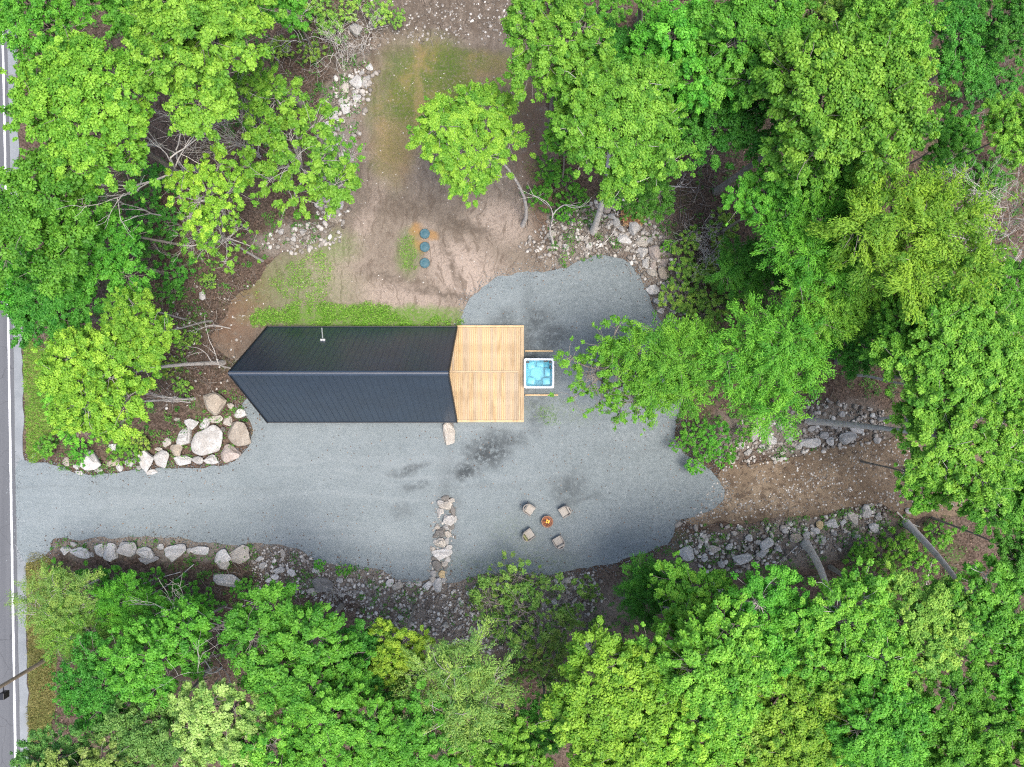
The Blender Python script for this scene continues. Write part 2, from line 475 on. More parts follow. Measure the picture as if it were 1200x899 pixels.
def mat_roof():
    m, nt, n, l, b = new_mat('black_standing_seam_steel'); q = NB(nt); p = q.obj()
    f = q.noise(p, .5, 4, .6)
    l.new(q.ramp(f, [(.3, (.018, .028, .045)), (.7, (.028, .043, .066))]), b.inputs['Base Color'])
    b.inputs['Metallic'].default_value = .0; b.inputs['Specular IOR Level'].default_value = .8; b.inputs['Specular Tint'].default_value = (.75, .88, 1, 1)
    l.new(q.ramp(f, [(.3, (.27,) * 3), (.7, (.38,) * 3)]), b.inputs['Roughness'])
    return m

def mat_wood(name, c0, c1, c2, axis=1):
    m, nt, n, l, b = new_mat(name); q = NB(nt); p = q.obj()
    sc = [9, 9, 9]; sc[axis] = .7
    mp = n.new('ShaderNodeMapping'); mp.inputs['Scale'].default_value = sc; l.new(p, mp.inputs[0])
    f = q.noise(mp.outputs[0], 2.0, 5, .65)
    c = q.ramp(f, [(.28, c0), (.55, c1), (.8, c2)])
    hs = n.new('ShaderNodeHueSaturation'); l.new(c, hs.inputs['Color'])
    q.put(hs.inputs['Value'], q.math('MULTIPLY_ADD', q.objrand(), .3, .82)); q.put(hs.inputs['Saturation'], q.math('MULTIPLY_ADD', q.objrand(), .35, .8))
    wm = n.new('ShaderNodeMapping'); wm.inputs['Scale'].default_value = (3.5, .55, 1); l.new(q.pos(), wm.inputs[0])
    st = q.math('MULTIPLY', q.smooth(q.noise(wm.outputs[0], 1.0, 4, .6), .5, .7), .5)
    c = q.mix(st, hs.outputs[0], tuple(v * .62 for v in c0))
    l.new(c, b.inputs['Base Color']); b.inputs['Roughness'].default_value = .75
    l.new(q.bump(f, .3, .006), b.inputs['Normal'])
    return m

M = dict(
    gravel=mat_gravel(), forest=mat_forest(), clearing=mat_clearing(), path=mat_path(), verge=mat_verge(),
    asphalt=mat_asphalt('grey_asphalt', (.088, .092, .1), (.12, .124, .132)),
    shoulder=mat_asphalt('gravel_shoulder', (.17, .185, .195), (.24, .255, .265), False),
    paint=mat_paint(),
    leaf=mat_leaf('broad_leaves'), leaf_soft=mat_leaf('feathery_leaves', (1.5, 1.25, 1.2), .35, .3), leaf_pale=mat_leaf('blossom_tipped_leaves', (1.55, 1.32, 1.9), .3, .3),
    bark=mat_bark('grey_bark', (.15, .13, .105), (.29, .26, .225)), bark_pale=mat_bark('pale_bark', (.26, .24, .215), (.45, .42, .39)),
    bark_dead=mat_bark('weathered_dead_wood', (.4, .365, .33), (.64, .6, .55)),
    rock=mat_rock(),
    rubble=mat_tinted('broken_stone', (.14, .118, .096), (.36, .33, .295), (.68, .65, .6)),
    litter=mat_tinted('dead_leaves', (.06, .042, .03), (.16, .098, .068), (.29, .22, .16)),
    stick=mat_tinted('dry_sticks', (.07, .055, .045), (.18, .15, .125), (.34, .3, .26)),
    grass=mat_tinted('grass_blades', (.12, .28, .03), (.2, .46, .05), (.36, .55, .11)),
    dry_grass=mat_tinted('dry_grass_blades', (.14, .15, .04), (.26, .25, .08), (.4, .34, .14)),
    roof=mat_roof(), trim=simple('ridge_flashing', (.12, .13, .15), .4, .3), black=simple('black_trim', (.02, .02, .022), .5),
    wall=simple('dark_cabin_boards', (.05, .05, .052), .7, noise=.2), glass=simple('window_glass', (.02, .025, .03), .05, 0, .8),
    deck=mat_wood('new_pine_decking', (.37, .24, .12), (.49, .36, .21), (.6, .46, .305), 1),
    deckx=mat_wood('new_pine_border', (.42, .285, .15), (.54, .4, .245), (.64, .51, .35), 0),
)

# ------------------------------------------------------------------ the ground sheets
GRAVEL = W([(20, 548), (34, 541), (62, 545), (95, 556), (140, 553), (200, 548), (262, 545), (290, 524), (296, 500), (284, 478), (300, 462), (330, 450), (440, 440), (520, 420), (536, 384), (546, 356), (572, 333), (602, 320), (640, 318), (676, 309), (700, 302), (725, 303), (745, 318), (758, 340), (768, 365), (788, 400), (800, 450), (790, 500), (800, 530), (826, 546), (846, 568), (845, 588), (822, 603), (796, 611), (787, 632), (765, 645), (730, 656), (690, 666), (640, 673), (590, 670), (548, 677), (528, 682), (512, 676), (498, 680), (470, 681), (440, 667), (400, 663), (370, 656), (340, 641), (300, 636), (270, 640), (200, 630), (140, 629), (90, 631), (64, 634), (58, 650), (24, 652)])
CLEAR = W([(432, 70), (440, 30), (432, -10), (436, -60), (628, -60), (630, 10), (622, 50), (640, 110), (655, 190), (640, 260), (650, 312), (610, 330), (570, 345), (545, 372), (530, 400), (420, 410), (310, 415), (275, 420), (248, 402), (262, 372), (285, 345), (330, 300), (384, 278), (402, 230), (414, 180), (424, 120)])
PATH = W([(838, 572), (850, 544), (900, 542), (960, 526), (1010, 517), (1060, 512), (1130, 505), (1180, 520), (1180, 590), (1120, 606), (1060, 602), (1010, 592), (960, 603), (900, 607), (850, 614), (800, 614), (795, 608), (820, 600)])
PADS = [GRAVEL, CLEAR, PATH]
ROAD_R = [(2, -300), (3, 0), (9, 300), (14, 600), (19, 899), (24, 1200)]

def road_x(py, off=0.0):
    a = np.array(ROAD_R, float)
    return np.interp(py, a[:, 1], a[:, 0]) + off

def pad_dist(x, y):
    """signed distance outside the flat yard, in metres"""
    d = np.full(np.shape(x), 1e9)
    for p in PADS:
        dd = poly_dist(x, y, p); dd = np.where(in_poly(x, y, p), -dd, dd)
        d = np.minimum(d, dd)
    d = np.minimum(d, x + 31.6)          # the road side stays flat
    return d

def gz(x, y):
    x = np.asarray(x, float); y = np.asarray(y, float)
    m = np.clip((pad_dist(x, y) - .1) / 2.0, 0, 1)
    b = (vnoise(x, y, .22, 1) - .3) * .5 + (vnoise(x, y, .8, 2) - .5) * .22
    return -0.05 + m * b

def axis(a, b, st, far):
    return np.concatenate([[-far, -far * .5, -far * .25, a - 25, a - 8], np.arange(a, b + .01, st), [b + 8, b + 25, far * .25, far * .5, far]])
gx, gy = axis(-40, 40, .5, 600), axis(-31, 31, .5, 600)
X, Y = np.meshgrid(gx, gy, indexing='ij')
Z = gz(X.ravel(), Y.ravel())
i, j = np.meshgrid(np.arange(len(gx) - 1), np.arange(len(gy) - 1), indexing='ij')
a = (i * len(gy) + j).ravel()
o = link('ground', np_mesh('ground', np.stack([X.ravel(), Y.ravel(), Z], 1), np.stack([a, a + len(gy), a + len(gy) + 1, a + 1], 1), True), M['forest'])
tag(o, 'brown leaf-strewn forest floor under the trees', 'ground', kind='structure')

def sheet(name, poly, z, mat, label, cat, skirt=.12):
    bm = bmesh.new()
    vs = [bm.verts.new((p[0], p[1], z)) for p in poly]
    f = bm.faces.new(vs)
    if f.normal.z < 0: f.normal_flip()
    f.normal_update()
    if f.normal.z < 0: f.normal_flip()
    low = [bm.verts.new((p[0], p[1], z - skirt)) for p in poly]
    n = len(vs)
    for k in range(n):
        bm.faces.new((vs[k], vs[(k + 1) % n], low[(k + 1) % n], low[k]))
    bmesh.ops.triangulate(bm, faces=[f])
    me = bpy.data.meshes.new(name); 
    bmesh.ops.recalc_face_normals(bm, faces=bm.faces)
    bm.to_mesh(me); bm.free()
    o = link(name, me, mat)
    return tag(o, label, cat, kind='structure')

sheet('clearing', ragged(CLEAR, .22, seed=5), 0.0, M['clearing'], 'bare brown soil clearing with thin lawn behind the cabin', 'ground')
sheet('dirt_path', ragged(PATH, .22, seed=9), 0.006, M['path'], 'brown earth track leading from the gravel into the woods', 'path')
sheet('gravel_yard', ragged(GRAVEL, .13, seed=3), 0.014, M['gravel'], 'blue grey gravel driveway and yard round the cabin', 'driveway')

def strip(x_off_l, x_off_r, y0=-300, y1=1200, n=60, jl=0, jr=0, seed=1):
    ys = np.linspace(y0, y1, n)
    L = [P(road_x(y, x_off_l) + jl * (random.random() - .5), y) for y in ys]
    R = [P(road_x(y, x_off_r) + jr * (random.random() - .5), y) for y in ys]
    return L + R[::-1]
sheet('road_shoulder', strip(2, 15, jr=3, n=140), 0.004, M['shoulder'], 'pale grey gravel shoulder along the road', 'road', .1)
sheet('road', strip(-135, 5, jr=.8, n=120), 0.022, M['asphalt'], 'grey asphalt road beside the wooded plot', 'road', .1)
sheet('road_line', strip(-1.5, 1.1, jl=.4, jr=.4, n=120), 0.027, M['paint'], 'white painted edge line on the asphalt road', 'road marking', .004)
VERGE1 = W([(29, 408), (44, 405), (62, 420), (66, 470), (64, 528), (50, 538), (32, 534)])
VERGE2 = W([(32, 655), (60, 655), (66, 700), (60, 860), (36, 880), (33, 760)])
sheet('verge', ragged(VERGE1, .12, seed=2), -0.004, M['verge'], 'strip of short green turf between road and young maple', 'verge')
sheet('verge', ragged(VERGE2, .12, seed=4), -0.004, M['verge'], 'strip of dry yellowing turf round the utility pole', 'verge')

# ------------------------------------------------------------------ the cabin
ZE, ZR, ZD = .5, 6.75, .45
cx0 = P(314, 0, ZE)[0]; cx1 = P(535.5, 0, ZE)[0]
cy1 = P(0, 383, ZE)[1]; cy0 = P(0, 495, ZE)[1]
ymid = (cy0 + cy1) / 2; hw = (cy1 - cy0) / 2; CL = cx1 - cx0
cab = empty('a_frame_cabin', ((cx0 + cx1) / 2, ymid, 0))
tag(cab, 'long A-frame cabin with black standing-seam metal roof beside the wooden deck', 'cabin')
slope = math.atan2(ZR - ZE, hw); sl = math.hypot(ZR - ZE, hw)
def roof_side(s):
    # a slab from eave to ridge; s=+1 is the side towards the clearing
    bm = bmesh.new(); t = .16
    n = Vector((0, s * math.sin(slope), math.cos(slope)))
    e = Vector((0, s * hw, ZE)); r = Vector((0, s * .012, ZR))
    pts = []
    for x in (-CL / 2, CL / 2):
        for base in (e, r):
            pts.append(Vector((x, base.y, base.z))); 
    lo = [p - n * t for p in pts]
    vt = [bm.verts.new(p) for p in pts]; vl = [bm.verts.new(p) for p in lo]
    q = [0, 1, 3, 2]
    bm.faces.new([vt[k] for k in q]); bm.faces.new([vl[k] for k in q])
    for k in range(4):
        a_, b_ = q[k], q[(k + 1) % 4]
        bm.faces.new([vt[a_], vt[b_], vl[b_], vl[a_]])
    return link('roof_slope', bm_mesh('roof_slope', bm), M['roof'], cab)
seam_me = {}
for s in (1, -1):
    rs = roof_side(s)
    n = Vector((0, s * math.sin(slope), math.cos(slope)))
    ns = 31
    for k in range(ns):
        x = -CL / 2 + .06 + (CL - .12) * k / (ns - 1)
        mid = Vector((x, s * hw / 2, (ZE + ZR) / 2)) + n * .01
        if s not in seam_me:
            bm = bmesh.new()
            bm_box(bm, (0, 0, 0), (.018, sl - .08, .022), rot=Matrix.Rotation(-s * slope, 3, 'X'))
            seam_me[s] = bm_mesh('seam', bm)
        so = link('seam', seam_me[s], M['roof'], rs); so.location = mid
# ridge cap, eave trim, rake trims
bm = bmesh.new()
for s in (1, -1):
    n = Vector((0, s * math.sin(slope), math.cos(slope))); d = Vector((0, s * math.cos(slope), -math.sin(slope)))
    c = Vector((0, 0, ZR + .05)) + d * .085 + n * .012
    bm_box(bm, c, (CL + .03, .17, .014), rot=Matrix.Rotation(-s * slope, 3, 'X'))
bm_box(bm, (0, 0, ZR + .062), (CL + .03, .05, .03))
link('ridge_cap', bm_mesh('ridge_cap', bm), M['trim'], cab)
for s in (1, -1):
    box('eave_trim', (0, s * (hw + .012), ZE - .02), (CL + .02, .05, .12), M['black'], cab)
    for e in (1, -1):
        n = Vector((0, s * math.sin(slope), math.cos(slope)))
        c = Vector((e * (CL / 2 + .02), s * hw / 2, (ZE + ZR) / 2)) - n * .05
        box('rake_trim', c, (.045, sl, .26), M['black'], cab, rot=Matrix.Rotation(-s * slope, 3, 'X'))
# gable walls set back under the roof
def gable(x, nm):
    bm = bmesh.new(); k = .955
    for dx in (-.06, .06):
        bm.verts.new((x + dx, -hw * k, ZD + .01)); bm.verts.new((x + dx, hw * k, ZD + .01)); bm.verts.new((x + dx, 0, ZD + (ZR - ZE) * k))
    bm.verts.ensure_lookup_table(); v = bm.verts
    bm.faces.new((v[0], v[1], v[2])); bm.faces.new((v[3], v[4], v[5]))
    for a_, b_ in ((0, 1), (1, 2), (2, 0)): bm.faces.new((v[a_], v[b_], v[b_ + 3], v[a_ + 3]))
    return link(nm, bm_mesh(nm, bm), M['wall'], cab)
fw = gable(CL / 2 - 1.5, 'front_wall'); gable(-CL / 2 + .35, 'back_wall')
for yy in (-.98, 0, .98):
    p_ = box('glass_door' if yy == 0 else 'window', (CL / 2 - 1.425, yy, ZD + 1.15), (.03, .9, 2.1), M['glass'], cab)
    bm = bmesh.new()
    for q_ in (-.465, .465): bm_box(bm, (CL / 2 - 1.42, yy + q_, ZD + 1.15), (.05, .05, 2.2))
    for q_ in (.1, 2.23): bm_box(bm, (CL / 2 - 1.42, yy, ZD + q_), (.05, .88, .05))
    link('frame', bm_mesh('frame', bm), M['black'], p_)
box('floor_slab', (-.6, 0, .24), (CL - 2.2, 2 * hw - .5, .42), M['wall'], cab)
# vent pipe lying down the slope towards the clearing
vx, vy = P(378, 393, 2.2); vx -= cab.location.x
n = Vector((0, math.sin(slope), math.cos(slope))); d = Vector((0, math.cos(slope), -math.sin(slope)))
def on_slope(px_x, frac): return Vector((px_x, hw * (1 - frac), ZE + (ZR - ZE) * frac))
def slope_point(px, py):
    # point of the clearing-side slope seen at that pixel
    lo, hi = 0, 1
    for _ in range(40):
        f = (lo + hi) / 2
        z = ZE + (ZR - ZE) * f; y = ymid + hw * (1 - f)
        if 449.5 - y * PPM * H / (H - z) < py: lo = f
        else: hi = f
    z = ZE + (ZR - ZE) * f
    return Vector((P(px, py, z)[0] - cab.location.x, hw * (1 - f), z))
a_ = slope_point(377.5, 386.5) + n * .1; b_ = slope_point(378.5, 399) + n * .1
V, F = tubes([([a_, b_], [.045, .045])], 8)
vp = link('vent_pipe', np_mesh('vent_pipe', V, F, True), simple('pale_pipe', (.55, .55, .55), .4), cab)
fl = box('flange', b_ - n * .05, (.3, .1, .1), simple('pale_flange', (.5, .5, .5), .5), vp, rot=Matrix.Rotation(-slope, 3, 'X'))

# ------------------------------------------------------------------ the deck
dx0 = cx1 - 1.75; dx1 = P(614, 0, ZD)[0]; dy1 = P(0, 381.3, ZD)[1]; dy0 = P(0, 494.8, ZD)[1]
dm = P(0, 435.5, ZD)[1]
deck = empty('wooden_deck', ((dx0 + dx1) / 2, (dy0 + dy1) / 2, 0))
tag(deck, 'new pine deck of narrow boards at the gable end of the cabin', 'deck')
dl = Vector(deck.location)
bw, gap = .135, .007
nb = int((dx1 - .3 - dx0) / (bw + gap))
for half, (ya, yb) in enumerate(((dy0 + .15, dm - .075), (dm + .075, dy1 - .15))):
    bm = bmesh.new(); bm_box(bm, (0, 0, 0), (bw, yb - ya - .012, .036))
    me = bm_mesh('deck_board', bm)
    for k in range(nb):
        o = link('deck_board', me, M['deck'], deck)
        o.location = (dx0 + (k + .5) * (bw + gap) - dl.x, (ya + yb) / 2 - dl.y, ZD - .018 + random.uniform(-.002, .002))
ex = dx0 + nb * (bw + gap)
for nm, c, s, mt in (('border_board', ((cx1 + dx1) / 2, dy1 - .072, ZD - .017), (dx1 - cx1, .138, .038), 'deckx'),
                     ('border_board', ((cx1 + dx1) / 2, dy0 + .072, ZD - .017), (dx1 - cx1, .138, .038), 'deckx'),
                     ('divider_board', ((dx0 + ex) / 2, dm, ZD - .017), (ex - dx0, .138, .038), 'deckx'),
                     ('border_board', ((ex + .07), (dy0 + dy1) / 2, ZD - .016), (.135, dy1 - dy0 - .3, .038), 'deck'),
                     ('border_board', ((ex + dx1) / 2 + .075, (dy0 + dy1) / 2, ZD - .012), (dx1 - ex - .155, dy1 - dy0 - .3, .044), 'deck')):
    box(nm, Vector(c) - Vector((dl.x, dl.y, 0)), s, M[mt], deck, .004)
for c, s in ((((cx1 + dx1) / 2, dy1 - .02, .235), (dx1 - cx1 - .02, .04, .38)), (((cx1 + dx1) / 2, dy0 + .02, .235), (dx1 - cx1 - .02, .04, .38)), ((dx1 - .03, (dy0 + dy1) / 2, .235), (.04, dy1 - dy0 - .1, .38))):
    box('skirt_board', Vector(c) - Vector((dl.x, dl.y, 0)), s, M['deckx'], deck)
for fx in (.12, .5, .93):
    for fy in (.1, .5, .9):
        box('post', (dx0 + (dx1 - dx0) * fx - dl.x, dy0 + (dy1 - dy0) * fy - dl.y, .205), (.12, .12, .4), M['deckx'], deck)

# ------------------------------------------------------------------ hot tub and timbers
ZT = .92
tx0, ty1 = P(610.8, 419.8, ZT); tx1, ty0 = P(646.5, 455.2, ZT)
tub = empty('hot_tub', ((tx0 + tx1) / 2 , (ty0 + ty1) / 2, .014))
tub.location.x = max(tub.location.x, dx1 + (tx1 - tx0) / 2 - .02) 
tag(tub, 'square white hot tub with pale blue water between the deck and the sapling', 'hot tub')
tw, th = tx1 - tx0, ty1 - ty0
def rrect(w, h, r, n=6):
    pts = []
    for (sx, sy, a0) in ((1, 1, 0), (-1, 1, 90), (-1, -1, 180), (1, -1, 270)):
        for k in range(n + 1):
            a = math.radians(a0 + 90 * k / n)
            pts.append((sx * (w / 2 - r) + r * math.cos(a), sy * (h / 2 - r) + r * math.sin(a)))
    return pts
def loft(name, rings, mat, parent, cap_end=False, cap_start=False, smooth=True):
    V, F = [], []
    n = len(rings[0][0])
    for pts, z in rings: V += [(x, y, z) for x, y in pts]
    for r in range(len(rings) - 1):
        for k in range(n):
            F.append((r * n + k, r * n + (k + 1) % n, (r + 1) * n + (k + 1) % n, (r + 1) * n + k))
    if cap_end: F.append(tuple(range((len(rings) - 1) * n, len(rings) * n)))
    if cap_start: F.append(tuple(range(n))[::-1])
    me = bpy.data.meshes.new(name); me.from_pydata(V, [], F); me.update()
    if smooth:
        for p in me.polygons: p.use_smooth = len(p.vertices) == 4
    return link(name, me, mat, parent)
Mw = simple('white_acrylic', (.72, .74, .75), .2); Mb = simple('aqua_acrylic', (.34, .56, .63), .25, noise=.12, nscale=5); Mg = simple('grey_cabinet', (.1, .1, .105), .6)
loft('cabinet', [(rrect(tw - .12, th - .12, .1), 0), (rrect(tw - .12, th - .12, .1), ZT - .06)], Mg, tub, False, True)
loft('rim', [(rrect(tw - .1, th - .1, .12), ZT - .09), (rrect(tw, th, .14), ZT - .07), (rrect(tw, th, .14), ZT - .025), (rrect(tw - .04, th - .04, .13), ZT), (rrect(tw - .24, th - .24, .12), ZT), (rrect(tw - .28, th - .28, .12), ZT - .03), (rrect(tw - .29, th - .29, .12), ZT - .1)], Mw, tub)
basin = loft('basin', [(rrect(tw - .29, th - .29, .12), ZT - .095), (rrect(tw - .34, th - .34, .16), ZT - .42), (rrect(tw - .9, th - .95, .25), ZT - .46), (rrect(tw - 1.05, th - 1.1, .25), ZT - .8)], Mb, tub, True)
for sx, sy, r, w, h in ((-.52, .55, .2, .5, .46), (.52, -.55, .1, .5, .46), (-.52, -.52, -.2, .5, .46), (.1, .62, 0, .5, .34), (.6, .08, 0, .36, .55)):
    bm = bmesh.new(); bm_box(bm, (sx * tw / 2.1, sy * th / 2.1, ZT - .39), (w, h, .12), Matrix.Rotation(r, 3, 'Z'), .05)
    link('moulded_seat', bm_mesh('moulded_seat', bm, True), Mb, basin)
Mh = simple('grey_headrest', (.05, .055, .06), .5)
for sx, sy, w, h in ((-.84, .8, .2, .14), (.84, .8, .16, .16), (.84, .45, .1, .26), (.5, .86, .26, .1)):
    bm = bmesh.new(); bm_box(bm, (sx * tw / 2 * .88, sy * th / 2 * .92, ZT - .1), (w, h, .07), Matrix.Rotation(.6 if sx * sy < 0 else -.5, 3, 'Z') if abs(sx) == abs(sy) else None, .025)
    link('headrest', bm_mesh('headrest', bm, True), Mh, tub)
m_, nt, n_, l_, b_ = new_mat('tub_water'); q = NB(nt)
gl = n_.new('ShaderNodeBsdfGlossy'); gl.inputs['Roughness'].default_value = .04
tr = n_.new('ShaderNodeBsdfTransparent'); tr.inputs[0].default_value = (.62, .9, .96, 1)
fr = n_.new('ShaderNodeFresnel'); fr.inputs[0].default_value = 1.4
bp = q.bump(q.noise(q.obj(), 2, 1, .5, 1.0), .04, .02); l_.new(bp, gl.inputs['Normal']); l_.new(bp, fr.inputs['Normal'])
mx = n_.new('ShaderNodeMixShader'); l_.new(fr.outputs[0], mx.inputs[0]); l_.new(tr.outputs[0], mx.inputs[1]); l_.new(gl.outputs[0], mx.inputs[2]); l_.new(mx.outputs[0], n_['Material Output'].inputs[0])
loft('water', [(rrect(tw - .3, th - .3, .12), ZT - .14), (rrect(.02, .02, .005), ZT - .139)], m_, tub, True)
def timber(px0, px1, py, label):
    x0, y = P(px0, py); x1, _ = P(px1, py)
    o = box('landscape_timber', (0, 0, .06), (x1 - x0, .1, .12), M['deckx'], None, .008)
    o.location = ((x0 + x1) / 2, y, .014)
    tag(o, label, 'timber')
timber(615.2, 648, 411.5, 'pale squared timber on the gravel between hot tub and clearing side of deck')
timber(615.2, 654, 463, 'longer pale squared timber on the gravel between hot tub and fire pit')

# ------------------------------------------------------------------ septic lids
Ml = simple('teal_plastic', (.035, .105, .13), .55, noise=.15, nscale=10)
def circ(r, n=24): return [(r * math.cos(2 * math.pi * k / n), r * math.sin(2 * math.pi * k / n)) for k in range(n)]
for k, (py, lab) in enumerate(((274.5, 'round teal tank lid beside the orange clay, farthest from the cabin'), (290, 'round teal tank lid in the middle of the row of three'), (308.8, 'round teal tank lid standing apart, closest to the cabin'))):
    e = empty('tank_lid', (*P(498.2, py), 0)); tag(e, lab, 'tank lid', 'tank lids set in the bare soil')
    r = .33
    loft('riser', [(circ(r - .02), -.05), (circ(r - .02), .14)], Ml, e)
    loft('cover', [(circ(r), .12), (circ(r), .165), (circ(r - .03), .18), (circ(r - .07), .172), (circ(.12), .176), (circ(.09), .19)], Ml, e, True)
    for a in range(6):
        c = box('bolt', ((r - .05) * math.cos(a * math.pi / 3), (r - .05) * math.sin(a * math.pi / 3), .185), (.03, .03, .02), M['black'], e)

# ------------------------------------------------------------------ fire pit and chairs
fp = empty('fire_pit', (*P(641, 610), .014)); tag(fp, 'round copper fire bowl with burning embers in the ring of chairs', 'fire pit')
Mc = simple('copper', (.27, .15, .1), .5, .5, noise=.25, nscale=9)
loft('bowl', [(circ(.16), .17), (circ(.3), .24), (circ(.37), .36), (circ(.4), .38), (circ(.4), .395), (circ(.355), .39), (circ(.3), .28), (circ(.16), .22)], Mc, fp, True, True)
for a in range(3):
    t = a * 2.094 + .4
    V, F = tubes([([(.2 * math.cos(t), .2 * math.sin(t), .26), (.3 * math.cos(t), .3 * math.sin(t), 0)], [.02, .02])], 6)
    link('leg', np_mesh('leg', V, F), M['black'], fp)
m_, nt, n_, l_, b_ = new_mat('glowing_embers'); q = NB(nt)
f_ = q.noise(q.obj(), 9, 4, .7)
l_.new(q.ramp(f_, [(.35, (.03, .015, .01)), (.6, (.09, .03, .015))]), b_.inputs['Base Color'])
l_.new(q.ramp(f_, [(.42, (0, 0, 0)), (.55, (1, .22, .03)), (.7, (1, .5, .12))]), b_.inputs['Emission Color']); b_.inputs['Emission Strength'].default_value = .16
em = loft('embers', [(circ(.29), .285), (circ(.2), .31), (circ(.08), .34)], m_, fp, True)
for a in range(5):
    t = a * 1.3
    V, F = tubes([([(.22 * math.cos(t), .22 * math.sin(t), .33), (-.1 * math.cos(t + .5), -.1 * math.sin(t + .5), .38)], [.035, .03])], 7)
    link('log', np_mesh('log', V, F), simple('charred_log', (.06, .035, .025), .9, noise=.5), fp)
Mf = simple('flame', (.9, .4, .08), .5); bf = Mf.node_tree.nodes['Principled BSDF']; bf.inputs['Emission Color'].default_value = (1, .45, .08, 1); bf.inputs['Emission Strength'].default_value = .5
for a in range(4):
    t = a * 1.7 + .3; r = .09
    loft('flame', [(circ(.05, 8), .34), (circ(.06, 8), .42), (circ(.012, 8), .56)], Mf, fp, True).location = (r * math.cos(t) + .02, r * math.sin(t) + .02, 0)

Mcush = simple('beige_cushion', (.345, .315, .275), .85, noise=.1, nscale=14); Mres = simple('taupe_resin_weave', (.22, .2, .18), .7, noise=.2, nscale=30); Mleg = simple('dark_metal_leg', (.03, .03, .032), .5)
def chair(px, py, face_deg, label, seat_c=None):
    e = empty('patio_chair', (*P(px, py), .014), math.radians(face_deg)); tag(e, label, 'chair', 'patio chairs round the fire pit')
    # local: front = +y
    bm = bmesh.new(); bm_box(bm, (0, .02, .36), (.56, .58, .12), None, .035); link('seat', bm_mesh('seat', bm, True), Mcush, e)
    bm = bmesh.new(); bm_box(bm, (0, .0, .27), (.64, .62, .06), None, .015); link('seat_base', bm_mesh('seat_base', bm), Mres, e)
    # curved tub back
    V, F = [], []
    n = 14
    for k in range(n + 1):
        a = math.pi * (1.0 + k / n)
        ca, sa = math.cos(a), math.sin(a)
        for (ri, z, lean) in ((.27, .28, 0), (.33, .28, 0), (.36, .76, .07), (.30, .76, .07)):
            k2 = max(0, -sa)
            V.append((ca * ri * 1.02, -.05 + sa * (ri + lean) * .95, z - .2 * (1 - k2) * (z > .5)))
    for k in range(n):
        for c in range(4): F.append((k * 4 + c, (k + 1) * 4 + c, (k + 1) * 4 + (c + 1) % 4, k * 4 + (c + 1) % 4))
    F += [(0, 1, 2, 3), (n * 4 + 3, n * 4 + 2, n * 4 + 1, n * 4)]
    me = bpy.data.meshes.new('backrest'); me.from_pydata(V, [], F); me.update(); link('backrest', me, Mres, e)
    bm = bmesh.new(); bm_box(bm, (0, -.27, .56), (.46, .1, .34), Matrix.Rotation(.2, 3, 'X'), .04); link('back_cushion', bm_mesh('back_cushion', bm, True), Mcush if seat_c is None else seat_c, e)
    for s in (-1, 1):
        bm = bmesh.new(); bm_box(bm, (s * .325, .1, .52), (.075, .42, .05), None, .02); bm_box(bm, (s * .325, .28, .39), (.06, .05, .24)); link('armrest', bm_mesh('armrest', bm), Mres, e)
        for yy in (-.3, .26):
            V, F = tubes([([(s * .27, yy * .9, .27), (s * .32, yy * 1.12, 0)], [.024, .018])], 6)
            link('leg', np_mesh('leg', V, F), Mleg, e)
Molive = simple('olive_throw', (.24, .24, .11), .9, noise=.25, nscale=12); Mgrey = simple('grey_throw', (.17, .165, .155), .9, noise=.25, nscale=12)
def face(px, py): return math.degrees(math.atan2(-(641 - px), -(py - 610) * -1)) if False else math.degrees(math.atan2((449.5 - 610) - (449.5 - py), 641 - px)) - 90
chair(620, 595.5, face(620, 595.5), 'beige patio chair with a grey pad on its back, facing the fire bowl', Mgrey)
chair(661, 598, face(661, 598), 'beige patio chair by the fire bowl standing against the dark patch on the gravel')
chair(619.5, 625, face(619.5, 625), 'beige patio chair with an olive pad on its back, facing the fire bowl', Molive)
chair(654, 633, face(654, 633), 'beige patio chair by the fire bowl, closest to the rubble bank')

# ------------------------------------------------------------------ utility pole
up = empty('utility_pole', (*P(52.5, 774), -.05)); tag(up, 'brown wooden utility pole on the dry verge beside the road', 'utility pole')
Mp = mat_bark('treated_pole', (.2, .155, .105), (.36, .29, .21))
V, F = tubes([([(0, 0, -.3), (0, 0, 5), (0, 0, 10.5)], [.125, .11, .095])], 12)
link('pole', np_mesh('pole', V, F, True), Mp, up)
box('crossarm', (-.14, 0, 9.8), (.1, 2.4, .12), Mp, up)
for yy in (-1.05, -.45, .45, 1.05):
    loft('insulator', [(circ(.03, 8), 9.86), (circ(.06, 8), 9.92), (circ(.035, 8), 10.0)], simple('porcelain', (.3, .3, .32), .3), up, True).location = (-.14, yy, 0)
eq = box('equipment_box', (.05, -.62, 3.75), (.3, .42, .5), simple('black_plastic', (.015, .015, .017), .4), up, .04)
box('bracket', (.0, -.25, 3.75), (.05, .34, .05), M['black'], eq)

# ------------------------------------------------------------------ rocks
def ico(sub):
    bm = bmesh.new(); bmesh.ops.create_icosphere(bm, subdivisions=sub, radius=1.0)
    bm.verts.ensure_lookup_table()
    V = np.array([v.co[:] for v in bm.verts]); F = np.array([[v.index for v in f.verts] for f in bm.faces]); bm.free()
    return V, F
ICO3, ICO1, ICO2 = ico(4), ico(1), ico(2)

